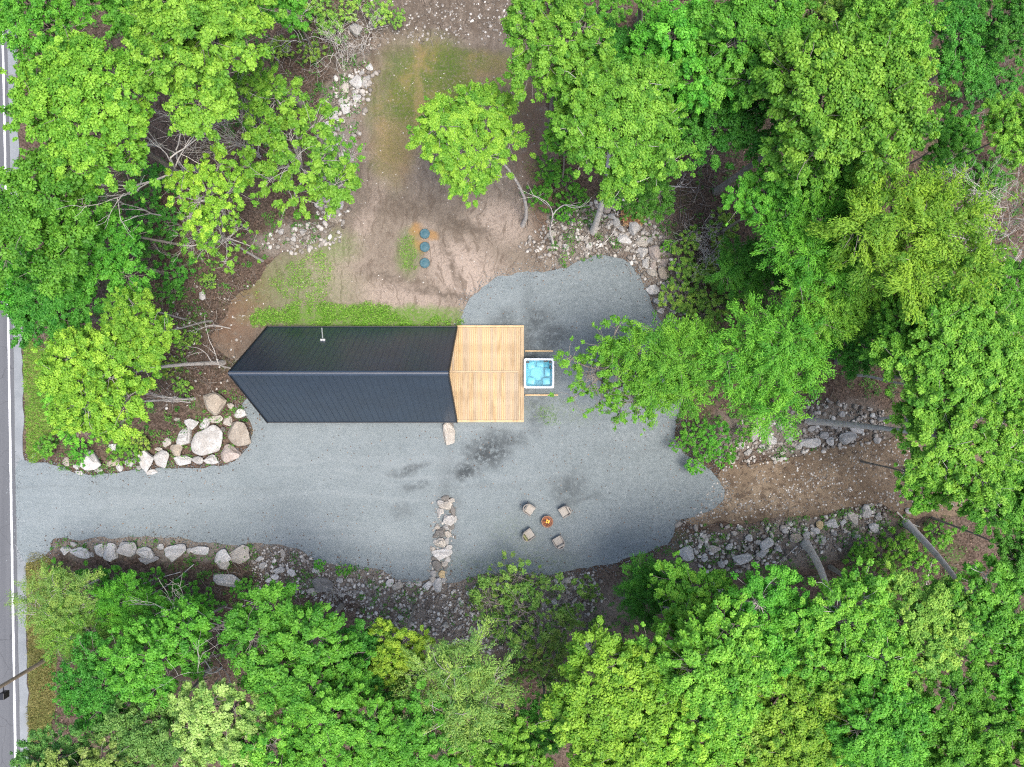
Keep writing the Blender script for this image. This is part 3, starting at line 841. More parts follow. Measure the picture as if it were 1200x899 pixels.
def rock_shape(rng, V, planes=11, rough=.05):
    V = V.copy()
    for _ in range(planes):
        n = rng.normal(size=3); n[2] *= .8; n /= np.linalg.norm(n)
        d = rng.uniform(.42, .82)
        t = V @ n - d
        V -= np.where(t > 0, t * .92, 0)[:, None] * n
    if rough:
        for f, a in ((2.3, rough), (5.1, rough * .6)):
            o = rng.uniform(0, 50, 3)
            V *= 1 + a * (np.sin(V[:, 0] * f + o[0]) * np.cos(V[:, 1] * f * 1.3 + o[1]) + np.sin(V[:, 2] * f * 1.7 + o[2]))[:, None]
    V /= np.abs(V).max(axis=0)
    return V
ROCKS = []
for k in range(18):
    r_ = np.random.default_rng(100 + k)
    ROCKS.append(np_mesh('boulder', rock_shape(r_, ICO3[0]), ICO3[1], True))
    ROCKS[-1].materials.append(M['rock'])

TONE = dict(w=(.6, .59, .57), g=(.48, .47, .45), t=(.44, .385, .315), b=(.35, .31, .26), p=(.46, .4, .36), d=(.22, .21, .195), y=(.55, .43, .25), c=(.51, .475, .42))
TNAME = dict(w='white', g='grey', t='tan', b='brown', p='pinkish', d='dark grey', y='yellowish', c='cream')
rk = [0]
def boulder(px, py, w, h, tone='g', rot=None, label=None, group='', flat=.62, place='', z0=None):
    x, y = P(px, py)
    me = ROCKS[rk[0] % len(ROCKS)]; rk[0] += 1
    o = link('boulder', me)
    rx, ry = w / 2 / PPM * 1.06, h / 2 / PPM * 1.06
    rz = min(rx, ry) * flat
    o.location = (x, y, (max(0, float(gz(x, y))) if z0 is None else z0) + rz * .5)
    o.scale = (rx, ry, rz)
    o.rotation_euler = (random.uniform(-.08, .08), random.uniform(-.08, .08), math.radians(rot if rot is not None else random.uniform(-14, 14)))
    c = np.array(TONE[tone]) * random.uniform(.9, 1.1)
    o.color = (*c, 1)
    size = 'small' if max(w, h) < 12 else ('medium' if max(w, h) < 19 else 'large')
    form = 'rounded' if min(w, h) / max(w, h) > .8 else ('blocky' if min(w, h) / max(w, h) > .62 else 'long')
    tag(o, label or f'{size} {form} {TNAME[tone]} boulder {place}', 'boulder', group)
    return o

G1 = 'boulders edging the driveway by the young maple'
p1 = 'in the row edging the driveway below the young maple'
p1 = 'in the rock row between young maple and driveway'
for a in ((134, 524, 12, 8, 'w'), (132, 542, 18, 10, 't', 20), (142, 546, 9, 13, 'w'), (154, 542, 18, 10, 'w'), (194, 536, 22, 22, 'g'), (208, 526, 15, 16, 't'), (198, 517, 12, 13, 'c'), (217, 540, 22, 13, 'w', 6), (233, 538, 14, 11, 'g'), (250, 537, 20, 13, 'w'), (226, 497, 18, 13, 'w'), (241, 497, 13, 14, 'w'), (254, 491, 16, 9, 'c'), (268, 494, 12, 13, 'c'), (281, 486, 16, 12, 'w', 25), (271, 476, 9, 8, 'c'), (92, 546, 11, 8, 'w'), (94, 554, 10, 5, 'w'), (178, 553, 14, 6, 'w'), (209, 491, 8, 6, 'c'), (117, 550, 11, 6, 'g'), (164, 548, 9, 6, 'g'), (80, 540, 10, 12, 'p'), (233, 527, 9, 9, 'd'), (262, 503, 9, 9, 'd'), (160, 532, 12, 5, 'g'), (187, 526, 9, 6, 'c')):
    boulder(*a, group=G1, place=p1)
boulder(110, 537, 27, 26, 'w', 20, 'bright white blocky boulder at the road end of the rock row', G1)
boulder(173, 540, 20, 25, 'w', 0, 'white boulder with dark speckles standing against the driveway edge', G1)
boulder(217, 512, 22, 18, 'w', 30, 'rounded white boulder leaning beside the huge flat boulder', G1)
boulder(244.5, 516, 39, 30, 'g', 18, 'huge flat pale grey boulder in the middle of the rock heap by the cabin', G1, .5)
boulder(271, 532, 24, 23, 'p', 30, 'pinkish tan boulder at the driveway corner of the rock heap', G1)
boulder(280, 511, 29, 33, 'b', 10, 'big brown boulder at the cabin end of the rock heap', G1)
boulder(254, 474, 28, 27, 't', 0, 'tan triangular boulder behind the rock heap near the cabin gable', G1)

G2 = 'boulders edging the driveway opposite the young maple'
p2 = 'in the rock row on the driveway side opposite the cabin'
for a in ((78, 645, 13, 10, 'w'), (119, 644, 13, 15, 'w'), (131, 646, 17, 21, 'w'), (150, 641, 24, 22, 'g'), (173, 646, 27, 16, 'w'), (174, 656, 26, 10, 'g'), (263, 650, 24, 18, 'w', 40), (262, 660, 18, 13, 'c'), (330, 667, 14, 11, 'g'), (343, 671, 9, 11, 'w', 30), (323, 675, 9, 8, 'w'), (316, 679, 10, 7, 'w'), (332, 649, 6, 12, 'c'), (304, 655, 9, 6, 'w'), (308, 662, 8, 8, 'g'), (107, 650, 9, 6, 'g'), (188, 641, 9, 8, 'g'), (87, 638, 9, 6, 'g'), (222, 645, 8, 7, 'g'), (371, 668, 9, 7, 'w'), (365, 692, 12, 6, 'c'), (398, 679, 9, 8, 'g')):
    boulder(*a, group=G2, place=p2)
boulder(98, 646, 28, 15, 'w', -8, 'long bright white boulder at the road end of the lower rock row', G2)
boulder(206, 647, 27, 21, 'w', 0, 'rounded white boulder standing alone between gaps in the rock row', G2)
boulder(238, 644, 27, 11, 'w', 0, 'long flat white block in the rock row on the driveway edge', G2)
boulder(281, 649, 30, 21, 'c', 25, 'wide flat cream slab beside the rubble on the driveway edge', G2, .4)
boulder(273, 679, 42, 20, 'g', -22, 'tilted grey slab lying behind the driveway rock row', G2, .45)
boulder(380, 686, 27, 19, 'd', 0, 'dull dark grey flat rock among the rubble and sticks', G2, .35)

G3 = 'boulders in the row splitting the gravel yard'
p3 = 'in the short rock row dividing the gravel yard'
for a in ((523, 591, 16, 12, 'c'), (518, 622, 14, 13, 'd'), (512, 662, 12, 12, 'd'), (501, 686, 11, 11, 'w'), (457, 682, 9, 10, 'w'), (480, 685, 9, 8, 'g'), (490, 684, 9, 7, 'g'), (531, 600, 7, 17, 'd'), (516, 600, 8, 12, 'g'), (524, 634, 6, 8, 'g'), (508, 645, 7, 9, 'c'), (510, 634, 6, 7, 'g'), (524, 617, 9, 8, 'g'), (521, 661, 9, 8, 'c'), (523, 583, 12, 7, 'd'), (508, 672, 8, 10, 'g')):
    boulder(*a, group=G3, place=p3)
for a in ((530, 586, 9, 8, 'c'), (517, 590, 9, 9, 'g'), (529, 616, 8, 9, 'd'), (513, 616, 8, 8, 'c'), (525, 626, 9, 8, 'c'), (511, 627, 8, 7, 'd'), (526, 641, 8, 7, 'g'), (509, 654, 8, 7, 'd'), (524, 656, 8, 7, 'g'), (507, 679, 8, 8, 'c'), (522, 664, 7, 7, 'd'), (533, 608, 7, 8, 'g'), (520, 678, 7, 8, 'g')):
    boulder(*a, group=G3, place=p3)
boulder(525, 608, 15, 16, 'g', 0, 'smooth rounded grey boulder in the row dividing the gravel yard', G3)
boulder(517, 634, 16, 13, 'c', 10, 'cream boulder with dark top in the row dividing the gravel yard', G3)
boulder(517, 649, 26, 14, 'w', 0, 'wide white boulder lying across the row dividing the gravel yard', G3)
boulder(519, 672, 10, 11, 'y', 0, 'small yellowish stone near the end of the dividing rock row', G3)
boulder(513, 684, 12, 19, 'w', 0, 'tall pale boulder ending the dividing rock row at the rubble bank', G3)
boulder(468, 685, 16, 12, 'c', 0, 'cream loaf-shaped boulder on the gravel edge near the dividing row', G3)
boulder(527, 510, 15, 30, 'c', 0, 'single long cream boulder beside the deck corner', 'lone boulders')
boulder(526.5, 498, 12, 9, 'd', 0, 'dark rock wedged between the lone cream boulder and the cabin eave', 'lone boulders')

G4 = 'stones in the rubble bank behind the fire pit'
for a in ((523, 731, 10, 8, 'c'), (689, 755, 13, 11, 'g'), (596, 680, 9, 7, 'c'), (612, 692, 8, 6, 'w'), (565, 712, 8, 7, 'c'), (540, 706, 7, 6, 'w'), (470, 724, 8, 7, 'w'), (664, 680, 9, 7, 'c'), (650, 705, 8, 7, 'w'), (620, 742, 9, 7, 'g')):
    boulder(*a, group=G4, place='in the loose rubble bank beyond the fire pit')

G5 = 'boulders on the track bank beside the leafy tree'
for a in ((964, 509, 12, 11, 'g'), (973, 516, 11, 12, 'w'), (991, 513, 22, 15, 'g'), (1005, 502, 20, 11, 'w'), (923, 513, 10, 9, 'w'), (883, 507, 14, 19, 'g'), (903, 516, 12, 13, 'w'), (935, 523, 9, 7, 'g'), (893, 522, 9, 8, 'g'), (912, 500, 9, 8, 'g'), (876, 530, 9, 8, 'g'), (950, 502, 9, 7, 'g'), (978, 500, 8, 7, 'g'), (985, 486, 9, 8, 'g'), (868, 522, 9, 9, 'w'), (1028, 516, 10, 8, 'g'), (1083, 500, 10, 7, 'w'), (857, 540, 9, 7, 'c')):
    boulder(*a, group=G5, place='on the bank between earth track and big standing trunk')
boulder(946, 518, 28, 14, 'w', 3, 'long flat white boulder with a dark hollow on the earth track bank', G5, .5)

G6 = 'boulders on the track bank opposite the standing trunk'
for a in ((878, 629, 10, 10, 'w'), (868, 655, 24, 13, 'w'), (945, 626, 11, 10, 'g'), (955, 621, 11, 9, 'w'), (988, 611, 9, 9, 'w'), (1014, 600, 12, 17, 'g', -20), (1023, 617, 14, 14, 'w'), (1029, 604, 9, 11, 'g'), (835, 643, 16, 9, 'c'), (892, 648, 13, 11, 'g'), (854, 640, 9, 8, 'g'), (912, 643, 10, 8, 'g'), (918, 622, 8, 7, 'g'), (860, 625, 8, 6, 'c'), (822, 634, 8, 7, 'c'), (965, 632, 8, 7, 'g'), (845, 661, 9, 8, 'g'), (1003, 628, 9, 8, 'g'), (978, 624, 8, 7, 'g'), (825, 655, 9, 7, 'w'), (1064, 598, 9, 8, 'g')):
    boulder(*a, group=G6, place='on the bank along the earth track by the leaning log')
boulder(804, 647, 17, 19, 'w', 15, 'pale blocky boulder at the gravel corner where the earth track begins', G6)
boulder(899, 635, 19, 18, 'w', 0, 'round white boulder like a ball on the earth track bank', G6)
boulder(932, 630, 13, 13, 't', 20, 'square tan stone on the earth track bank', G6)
boulder(960, 614, 10, 12, 'y', 0, 'yellow stone among white ones on the earth track bank', G6)
boulder(975, 612, 18, 12, 'w', 0, 'long white stone beside the yellow stone on the track bank', G6)
boulder(998, 607, 12, 17, 'c', 20, 'upright cream stone near the end of the track bank', G6)

G7 = 'boulders in the heap by the rounded end of the gravel'
for a in ((646, 275, 12, 10, 'c'), (712, 244, 9, 12, 'p'), (717, 254, 11, 9, 'g'), (721, 262, 10, 12, 'g'), (742, 269, 15, 16, 'g'), (753, 296, 14, 13, 'g'), (757, 309, 10, 12, 'g'), (764, 320, 13, 8, 'c'), (769, 352, 10, 9, 'w'), (779, 351, 10, 12, 'g'), (757, 246, 11, 8, 'p'), (766, 311, 8, 10, 'p'), (728, 268, 9, 7, 'g'), (762, 282, 9, 9, 'g'), (780, 335, 9, 9, 'g'), (774, 364, 9, 8, 'g'), (784, 374, 9, 8, 'w'), (663, 290, 8, 7, 'g'), (735, 292, 8, 7, 'c'), (690, 288, 8, 7, 'g')):
    boulder(*a, group=G7, place='in the rock heap round the curved gravel end')
boulder(732, 281, 18, 14, 'w', 0, 'flat pale boulder in the rock heap below the orange wood chips', G7)
boulder(751, 285, 20, 13, 'c', 10, 'wide cream boulder in the rock heap beside the pinkish one', G7)
boulder(767, 298, 18, 18, 'p', 0, 'large pinkish boulder in the rock heap by the curved gravel end', G7)
boulder(778, 308, 11, 11, 'p', 0, 'small rounded pinkish boulder beside the large pinkish one', G7)
boulder(777, 320, 13, 16, 't', 0, 'tan blocky boulder below the pinkish pair at the gravel end', G7)
boulder(765, 340, 15, 12, 'w', 20, 'white boulder on the gravel edge where the heap thins out', G7)

G8 = 'boulders in the old stone wall by the clearing'
for a in ((427, 96, 7, 17, 'g'), (434, 79, 10, 9, 'w'), (418, 117, 11, 12, 'w'), (406, 103, 11, 14, 'c'), (416, 108, 8, 6, 'g'), (432, 92, 7, 10, 'g'), (406, 130, 12, 14, 'w'), (384, 147, 10, 12, 'w'), (396, 150, 8, 8, 'g'), (418, 37, 16, 14, 'g'), (399, 242, 8, 8, 'w'), (383, 233, 9, 10, 'g'), (411, 122, 8, 7, 'g'), (400, 120, 9, 8, 'g'), (388, 160, 9, 8, 'g'), (378, 180, 10, 9, 'g'), (402, 142, 8, 7, 'c'), (238, 347, 8, 10, 'w'), (384, 190, 9, 9, 'g'), (390, 215, 9, 8, 'g'), (355, 272, 9, 8, 'g'), (345, 280, 8, 7, 'w'), (330, 272, 8, 7, 'g'), (425, 86, 8, 7, 'g'), (397, 232, 7, 6, 'g')):
    boulder(*a, group=G8, place='in the tumbled stone wall beside the soil clearing')
boulder(418, 96, 15, 18, 'w', 0, 'tall white boulder near the end of the tumbled stone wall by the lawn', G8)
boulder(392, 135, 17, 15, 'w', 0, 'broad white boulder in the middle of the tumbled stone wall', G8)
boulder(389, 172, 18, 16, 'w', 0, 'white boulder half under leaves in the tumbled stone wall', G8)
boulder(394, 257, 15, 11, 't', 0, 'tan flat boulder at the clearing end of the tumbled stone wall', G8)

# ------------------------------------------------------------------ rubble, pebbles, sticks, leaf litter, grass (nobody could count these)
def sample_poly(poly, n, rng):
    poly = np.asarray(poly); lo, hi = poly.min(0), poly.max(0)
    out = np.zeros((0, 2))
    while len(out) < n:
        q = rng.uniform(lo, hi, (n * 3, 2)); out = np.concatenate([out, q[in_poly(q[:, 0], q[:, 1], poly)]])
    return out[:n]

SMALL = [rock_shape(np.random.default_rng(500 + k), ICO1[0], 7, 0) for k in range(12)]
def rubble(name, px_poly, n, smin, smax, label, seed, power=2.2, bias=0.0, pale=.5):
    rng = np.random.default_rng(seed)
    pts = sample_poly(W(px_poly), n, rng)
    dens = vnoise(pts[:, 0], pts[:, 1], .9, seed)
    edge = np.clip(poly_dist(pts[:, 0], pts[:, 1], ragged(W(px_poly), .5, .4, seed)) / .9, 0, 1)
    pts = pts[dens * (.35 + .65 * edge) > rng.uniform(-.1, .8, n) * .9]
    n = len(pts)
    z = np.maximum(gz(pts[:, 0], pts[:, 1]), -.03)
    s = smin + (smax - smin) * rng.random(n) ** power
    V, T = [], []
    for k in range(n):
        b = SMALL[k % 12]
        a = rng.uniform(0, 6.28); c, si = math.cos(a), math.sin(a)
        v = b * np.array([s[k], s[k] * rng.uniform(.55, 1), s[k] * rng.uniform(.4, .8)])
        v = np.stack([v[:, 0] * c - v[:, 1] * si, v[:, 0] * si + v[:, 1] * c, v[:, 2]], 1)
        V.append(v + np.array([pts[k, 0], pts[k, 1], z[k] + s[k] * .3 + rng.random() * bias]))
        T.append(np.full(len(b), np.clip(rng.normal(pale, .25), 0, 1)))
    nv = len(SMALL[0]); F = (np.arange(n)[:, None, None] * nv + ICO1[1][None]).reshape(-1, 3)
    o = link(name, np_mesh(name, np.concatenate(V), F, False, np.concatenate(T)), M['rubble'])
    return tag(o, label, 'rubble', kind='stuff')
rubble('rubble', [(286, 640), (340, 640), (380, 658), (440, 668), (500, 688), (540, 688), (600, 678), (700, 668), (712, 700), (660, 745), (580, 765), (480, 765), (440, 730), (380, 705), (300, 690)], 9500, .02, .16, 'bank of broken pale stones between gravel yard and trees beyond the fire pit', 21, 3.6, .02, .5)
rubble('rubble', [(792, 612), (850, 616), (960, 606), (1030, 588), (1048, 622), (990, 644), (930, 655), (880, 670), (830, 675), (796, 655)], 3200, .02, .2, 'bank of grey stones along the earth track by the leaning log', 22, 3.2, .03, .5)
rubble('rubble', [(815, 530), (870, 492), (960, 465), (1035, 480), (1040, 515), (950, 532), (890, 548), (835, 552)], 3000, .02, .2, 'bank of grey stones along the earth track by the standing trunk', 23, 3.2, .03, .45)
rubble('rubble', [(606, 290), (640, 258), (700, 232), (765, 232), (795, 300), (810, 360), (790, 390), (772, 368), (757, 330), (730, 300), (690, 300), (640, 314)], 5200, .02, .2, 'grey stone rubble round the curved end of the gravel', 24, 3.4, .03, .42)
rubble('rubble', [(432, 70), (444, 85), (428, 130), (414, 190), (410, 250), (398, 290), (340, 300), (305, 285), (330, 262), (372, 260), (370, 160), (395, 88)], 1700, .035, .24, 'small stones spilling from the tumbled wall beside the soil clearing', 25, 2.2, .03, .5)
rubble('pebbles', [(800, 612), (850, 550), (960, 535), (1060, 512), (1140, 510), (1140, 596), (1060, 600), (960, 600), (850, 612)], 9000, .015, .1, 'pale pebbles scattered on the brown earth track', 26, 3.0, 0, .42)
rubble('pebbles', [(410, 200), (470, 50), (610, 60), (645, 250), (640, 310), (560, 330), (520, 370), (300, 370), (260, 380), (300, 320)], 2600, .012, .06, 'pale pebbles scattered on the soil clearing', 27, 3, 0, .65)
rubble('pebbles', [(60, 630), (140, 626), (270, 634), (345, 640), (345, 652), (270, 646), (60, 646)], 1500, .012, .05, 'dark loose pebbles spilling along the driveway edge', 28, 2, 0, .3)
rubble('pebbles', [(90, 552), (180, 552), (200, 560), (120, 562)], 400, .012, .05, 'grey loose pebbles below the rock row by the young maple', 29, 2, 0, .35)
rubble('rubble', [(420, 0), (640, 0), (625, 40), (560, 55), (470, 50), (425, 60)], 1100, .025, .13, 'stones and clods on the dark soil beyond the thin lawn', 30, 2.6, .02, .4)
rubble('rubble', [(205, 330), (300, 320), (300, 370), (262, 470), (190, 480), (195, 400)], 450, .02, .12, 'scattered stones on leaf litter behind the cabin', 31, 2.6, .02, .55)

GEDGE = ragged(GRAVEL, .13, seed=3)
def edge_gravel(n, seed):
    rng = np.random.default_rng(seed)
    k = rng.integers(0, len(GEDGE), n); p0 = GEDGE[k]; p1 = GEDGE[(k + 1) % len(GEDGE)]
    pts = p0 + (p1 - p0) * rng.random((n, 1)) + rng.normal(0, .34, (n, 2))
    pts = pts[~((pts[:, 0] > cx0 - .1) & (pts[:, 0] < dx1) & (pts[:, 1] > dy0) & (pts[:, 1] < dy1))]
    n = len(pts); s = rng.uniform(.015, .045, n); z = np.maximum(gz(pts[:, 0], pts[:, 1]), .0)
    B = np.stack([SMALL[q_ % 12] for q_ in range(n)])
    V = B * s[:, None, None] * np.array([1, .8, .6]) + np.column_stack([pts, z + s * .3])[:, None, :]
    nv = B.shape[1]; F = (np.arange(n)[:, None, None] * nv + ICO1[1][None]).reshape(-1, 3)
    o = link('loose_gravel', np_mesh('loose_gravel', V.reshape(-1, 3), F, False, np.repeat(rng.random(n), nv)), mat_tinted('loose_blue_grey_gravel', (.1, .115, .12), (.2, .225, .235), (.33, .36, .37)))
    tag(o, 'loose blue grey gravel spilling over the edge of the yard', 'gravel', kind='stuff')
edge_gravel(9000, 33)

FOREST = W([(0, -60), (1200, -60), (1240, 960), (36, 960), (28, 0)])
def outside(pts, margin=0.0):
    k = np.ones(len(pts), bool)
    for p in PADS:
        k &= ~(in_poly(pts[:, 0], pts[:, 1], p) & (poly_dist(pts[:, 0], pts[:, 1], p) > margin))
    return k & (pts[:, 0] > -31.3)

def leaf_quads(c, nrm, d, L, Wd, bend=.12):
    """rhombic leaves: centre, normal, direction, length, width"""
    nrm = nrm / (np.linalg.norm(nrm, axis=1, keepdims=True) + 1e-9)
    d = d - nrm * (d * nrm).sum(1, keepdims=True); d /= np.linalg.norm(d, axis=1, keepdims=True) + 1e-9
    s = np.cross(nrm, d)
    L = np.asarray(L)[:, None]; Wd = np.asarray(Wd)[:, None]
    b = c - d * L * .5; t = c + d * L * .5 - nrm * L * bend
    l = c + s * Wd * .5 + nrm * Wd * .18; r = c - s * Wd * .5 + nrm * Wd * .18
    V = np.stack([b, r, t, l], 1).reshape(-1, 3)
    F = np.arange(len(c) * 4).reshape(-1, 4)
    return V, F

rng = np.random.default_rng(41)
pts = sample_poly(FOREST, 30000, rng); pts = pts[outside(pts, 0) | (outside(pts, .9) & (rng.random(len(pts)) < .3))]
n = len(pts); c = np.column_stack([pts, np.maximum(gz(pts[:, 0], pts[:, 1]), np.where(outside(pts, 0), -1, .012)) + rng.uniform(.01, .05, n)])
nr = np.column_stack([rng.normal(0, .35, (n, 2)), np.ones(n)])
V, F = leaf_quads(c, nr, rng.normal(size=(n, 3)), rng.uniform(.08, .17, n), rng.uniform(.05, .1, n))
o = link('leaf_litter', np_mesh('leaf_litter', V, F, False, np.repeat(rng.random(n), 4)), M['litter']); tag(o, 'brown fallen leaves covering the forest floor', 'leaf litter', kind='stuff')

def sticks(name, px_poly, n, label, seed, lmin=.25, lmax=1.3, rad=.012, only_out=True):
    rng = np.random.default_rng(seed)
    pts = sample_poly(W(px_poly), n, rng)
    if only_out: pts = pts[outside(pts, .2)]
    paths, T = [], []
    for x, y in pts:
        a = rng.uniform(0, 6.28); L = rng.uniform(lmin, lmax) * rng.uniform(.4, 1); b = rng.normal(0, .18)
        z = float(gz(x, y)) + .06; r = rad * rng.uniform(.6, 1.8)
        m_ = np.array([x, y, z]); d_ = np.array([math.cos(a), math.sin(a), rng.normal(0, .06)]); s_ = np.array([-d_[1], d_[0], 0])
        paths.append(([m_ - d_ * L / 2, m_ + s_ * b * L * .5 + np.array([0, 0, .04]), m_ + d_ * L / 2], [r, r * .8, r * .35])); T.append(np.full(12, rng.random()))
    V, F = tubes(paths, 4)
    o = link(name, np_mesh(name, V, F, False, np.concatenate(T)), M['stick'])
    return tag(o, label, 'sticks', kind='stuff')
sticks('sticks', [(0, -20), (1200, -20), (1200, 920), (36, 920), (28, 0)], 3800, 'dry sticks and twigs strewn over the forest floor', 51)
rubble('rubble', [(508, 580), (536, 580), (538, 620), (530, 660), (528, 694), (500, 694), (502, 650)], 700, .02, .12, 'small broken stones packed between the boulders of the dividing row', 32, 2.4, .02, .4)
sticks('sticks', [(430, 690), (700, 690), (690, 740), (580, 765), (450, 750)], 500, 'dry brush lying over the rubble bank beyond the fire pit', 59, .2, 1.2, .013)
sticks('sticks', [(610, 240), (700, 225), (760, 240), (770, 290), (700, 300), (620, 310)], 420, 'tangle of dry sticks on the rubble by the curved gravel end', 52, .2, 1.2, .014, False)
sticks('sticks', [(280, 640), (360, 650), (420, 690), (400, 730), (300, 720), (250, 690)], 420, 'tangle of dry sticks behind the driveway rock row', 53, .3, 1.6, .014)
sticks('sticks', [(770, 190), (860, 190), (870, 300), (800, 340), (780, 290)], 420, 'tangle of dry brush between the rock heap and the tall trees', 54, .4, 2.0, .014)
sticks('sticks', [(190, 340), (300, 300), (290, 400), (265, 470), (180, 480)], 450, 'dry twigs on the litter behind the cabin gable', 55, .3, 1.6, .012)
sticks('sticks', [(330, 0), (440, 0), (430, 80), (380, 150), (320, 120)], 420, 'dry twigs and brush above the tumbled wall', 56, .4, 2.0, .013)

def grass(name, poly_w, n, h0, h1, mat, label, seed, patch=0.0, wd=.02):
    rng = np.random.default_rng(seed)
    pts = sample_poly(poly_w, n, rng)
    if patch > 0:
        v = vnoise(pts[:, 0], pts[:, 1], .8, seed) * .6 + vnoise(pts[:, 0], pts[:, 1], 2.6, seed + 1) * .4
        edge = np.clip(poly_dist(pts[:, 0], pts[:, 1], np.asarray(poly_w)) / .7, 0, 1)
        pts = pts[v * (.45 + .55 * edge) > patch + rng.normal(0, .06, n)]
    n = len(pts); z = np.maximum(gz(pts[:, 0], pts[:, 1]), -.01)
    h = rng.uniform(h0, h1, n); a = rng.uniform(0, 6.28, n); ln = rng.uniform(.2, 1.0, n) * h; la = rng.uniform(0, 6.28, n)
    b = np.column_stack([pts, z]); s = np.column_stack([np.cos(a) * wd, np.sin(a) * wd, np.zeros(n)])
    t = b + np.column_stack([np.cos(la) * ln, np.sin(la) * ln, h])
    V = np.stack([b - s, b + s, t], 1).reshape(-1, 3)
    o = link(name, np_mesh(name, V, np.arange(3 * n).reshape(-1, 3), False, np.repeat(rng.random(n), 3)), M[mat])
    return tag(o, label, 'grass', kind='stuff')
grass('grass', ragged(W([(300, 366), (340, 354), (400, 356), (440, 352), (480, 364), (535, 368), (537, 384), (420, 386), (306, 386)]), .2, seed=11), 24000, .05, .2, 'grass', 'lush green grass strip along the cabin eave', 61, .36, .03)
grass('grass', W([(285, 345), (330, 300), (384, 282), (400, 330), (380, 362), (300, 368)]), 9000, .05, .16, 'grass', 'patchy grass between cabin and stone wall', 62, .52, .03)
grass('grass', W([(466, 275), (490, 272), (494, 318), (466, 322)]), 1400, .05, .2, 'grass', 'weeds beside the teal tank lids', 63, .45)
grass('grass', ragged(VERGE1, .1, seed=2), 9000, .06, .2, 'grass', 'short grass on the roadside verge by the young maple', 64, .2)
grass('grass', ragged(VERGE2, .1, seed=4), 16000, .06, .2, 'dry_grass', 'dry yellow grass on the verge round the utility pole', 65, .2)
grass('grass', W([(445, 68), (600, 62), (636, 110), (636, 180), (560, 200), (445, 200)]), 9000, .02, .06, 'dry_grass', 'thin olive lawn grass in the soil clearing', 66, .45)
grass('grass', W([(540, 660), (600, 668), (690, 664), (700, 700), (560, 720)]), 5000, .06, .22, 'grass', 'weeds growing through the rubble bank', 67, .55)
grass('grass', W([(600, 150), (660, 120), (680, 240), (620, 300)]), 6000, .04, .14, 'grass', 'sparse weeds under the maples by the clearing', 68, .55)
grass('grass', W([(760, 290), (850, 290), (860, 380), (790, 400)]), 6000, .06, .25, 'grass', 'rank weeds beside the rock heap', 69, .45)

grass('grass', W([(618, 470), (650, 470), (660, 500), (625, 500)]), 900, .04, .14, 'grass', 'weeds on the gravel beside the longer timber', 70, .4, .03)
rng = np.random.default_rng(43)
pts = sample_poly(GRAVEL, 1500, rng); pts = pts[vnoise(pts[:, 0], pts[:, 1], .35, 8) > rng.uniform(.2, .9, len(pts))]
pts = pts[~((pts[:, 0] > cx0 - .2) & (pts[:, 0] < dx1 + 2.3) & (pts[:, 1] > dy0 - .2) & (pts[:, 1] < dy1 + .2))]
n = len(pts); c = np.column_stack([pts, np.full(n, .03)])
V, F = leaf_quads(c, np.column_stack([rng.normal(0, .3, (n, 2)), np.ones(n)]), rng.normal(size=(n, 3)), rng.uniform(.06, .13, n), rng.uniform(.04, .08, n))
tag(link('fallen_leaves', np_mesh('fallen_leaves', V, F, False, np.repeat(rng.random(n), 4)), M['litter']), 'scattered brown leaves and bark bits on the gravel', 'leaf litter', kind='stuff')
sticks('sticks', [(850, 548), (1130, 508), (1130, 600), (850, 612)], 260, 'small sticks dropped on the brown earth track', 57, .1, .6, .012, False)
sticks('sticks', [(440, 0), (625, 0), (620, 48), (445, 55)], 160, 'sticks on the dark soil beyond the thin lawn', 58, .15, .9, .012, False)

# orange wood chips
e = empty('wood_chip_pile', (*P(741, 255), 0)); tag(e, 'heap of orange split wood chips on the rock heap', 'wood chips')
rng = np.random.default_rng(77); paths, T = [], []
for k in range(150):
    a = rng.uniform(0, 6.28); r = .75 * math.sqrt(rng.random()); L = rng.uniform(.1, .34); t = rng.uniform(0, 6.28)
    c = np.array([r * math.cos(a) * 1.15, r * math.sin(a), .08 + .3 * (1 - r / .8)]); d_ = np.array([math.cos(t), math.sin(t), rng.normal(0, .3)]) * L / 2
    paths.append(([c - d_, c + d_], [.035, .03])); T.append(np.full(8, rng.random()))
V, F = tubes(paths, 4)
o = link('chips', np_mesh('chips', V, F, False, np.concatenate(T)), mat_tinted('fresh_wood_chips', (.17, .085, .045), (.36, .2, .1), (.52, .36, .2)), e); o['kind'] = 'stuff'
bm = bmesh.new(); bmesh.ops.create_icosphere(bm, subdivisions=3, radius=1)
for v in bm.verts: v.co = Vector((v.co.x * .8, v.co.y * .72, v.co.z * .3 - .02)) * random.uniform(.95, 1.05)
link('mound', bm_mesh('mound', bm, True), simple('damp_wood_mulch', (.17, .09, .05), .95, noise=.4, nscale=9), e)

# ------------------------------------------------------------------ trees
def unit(v): return v / (np.linalg.norm(v, axis=-1, keepdims=True) + 1e-9)

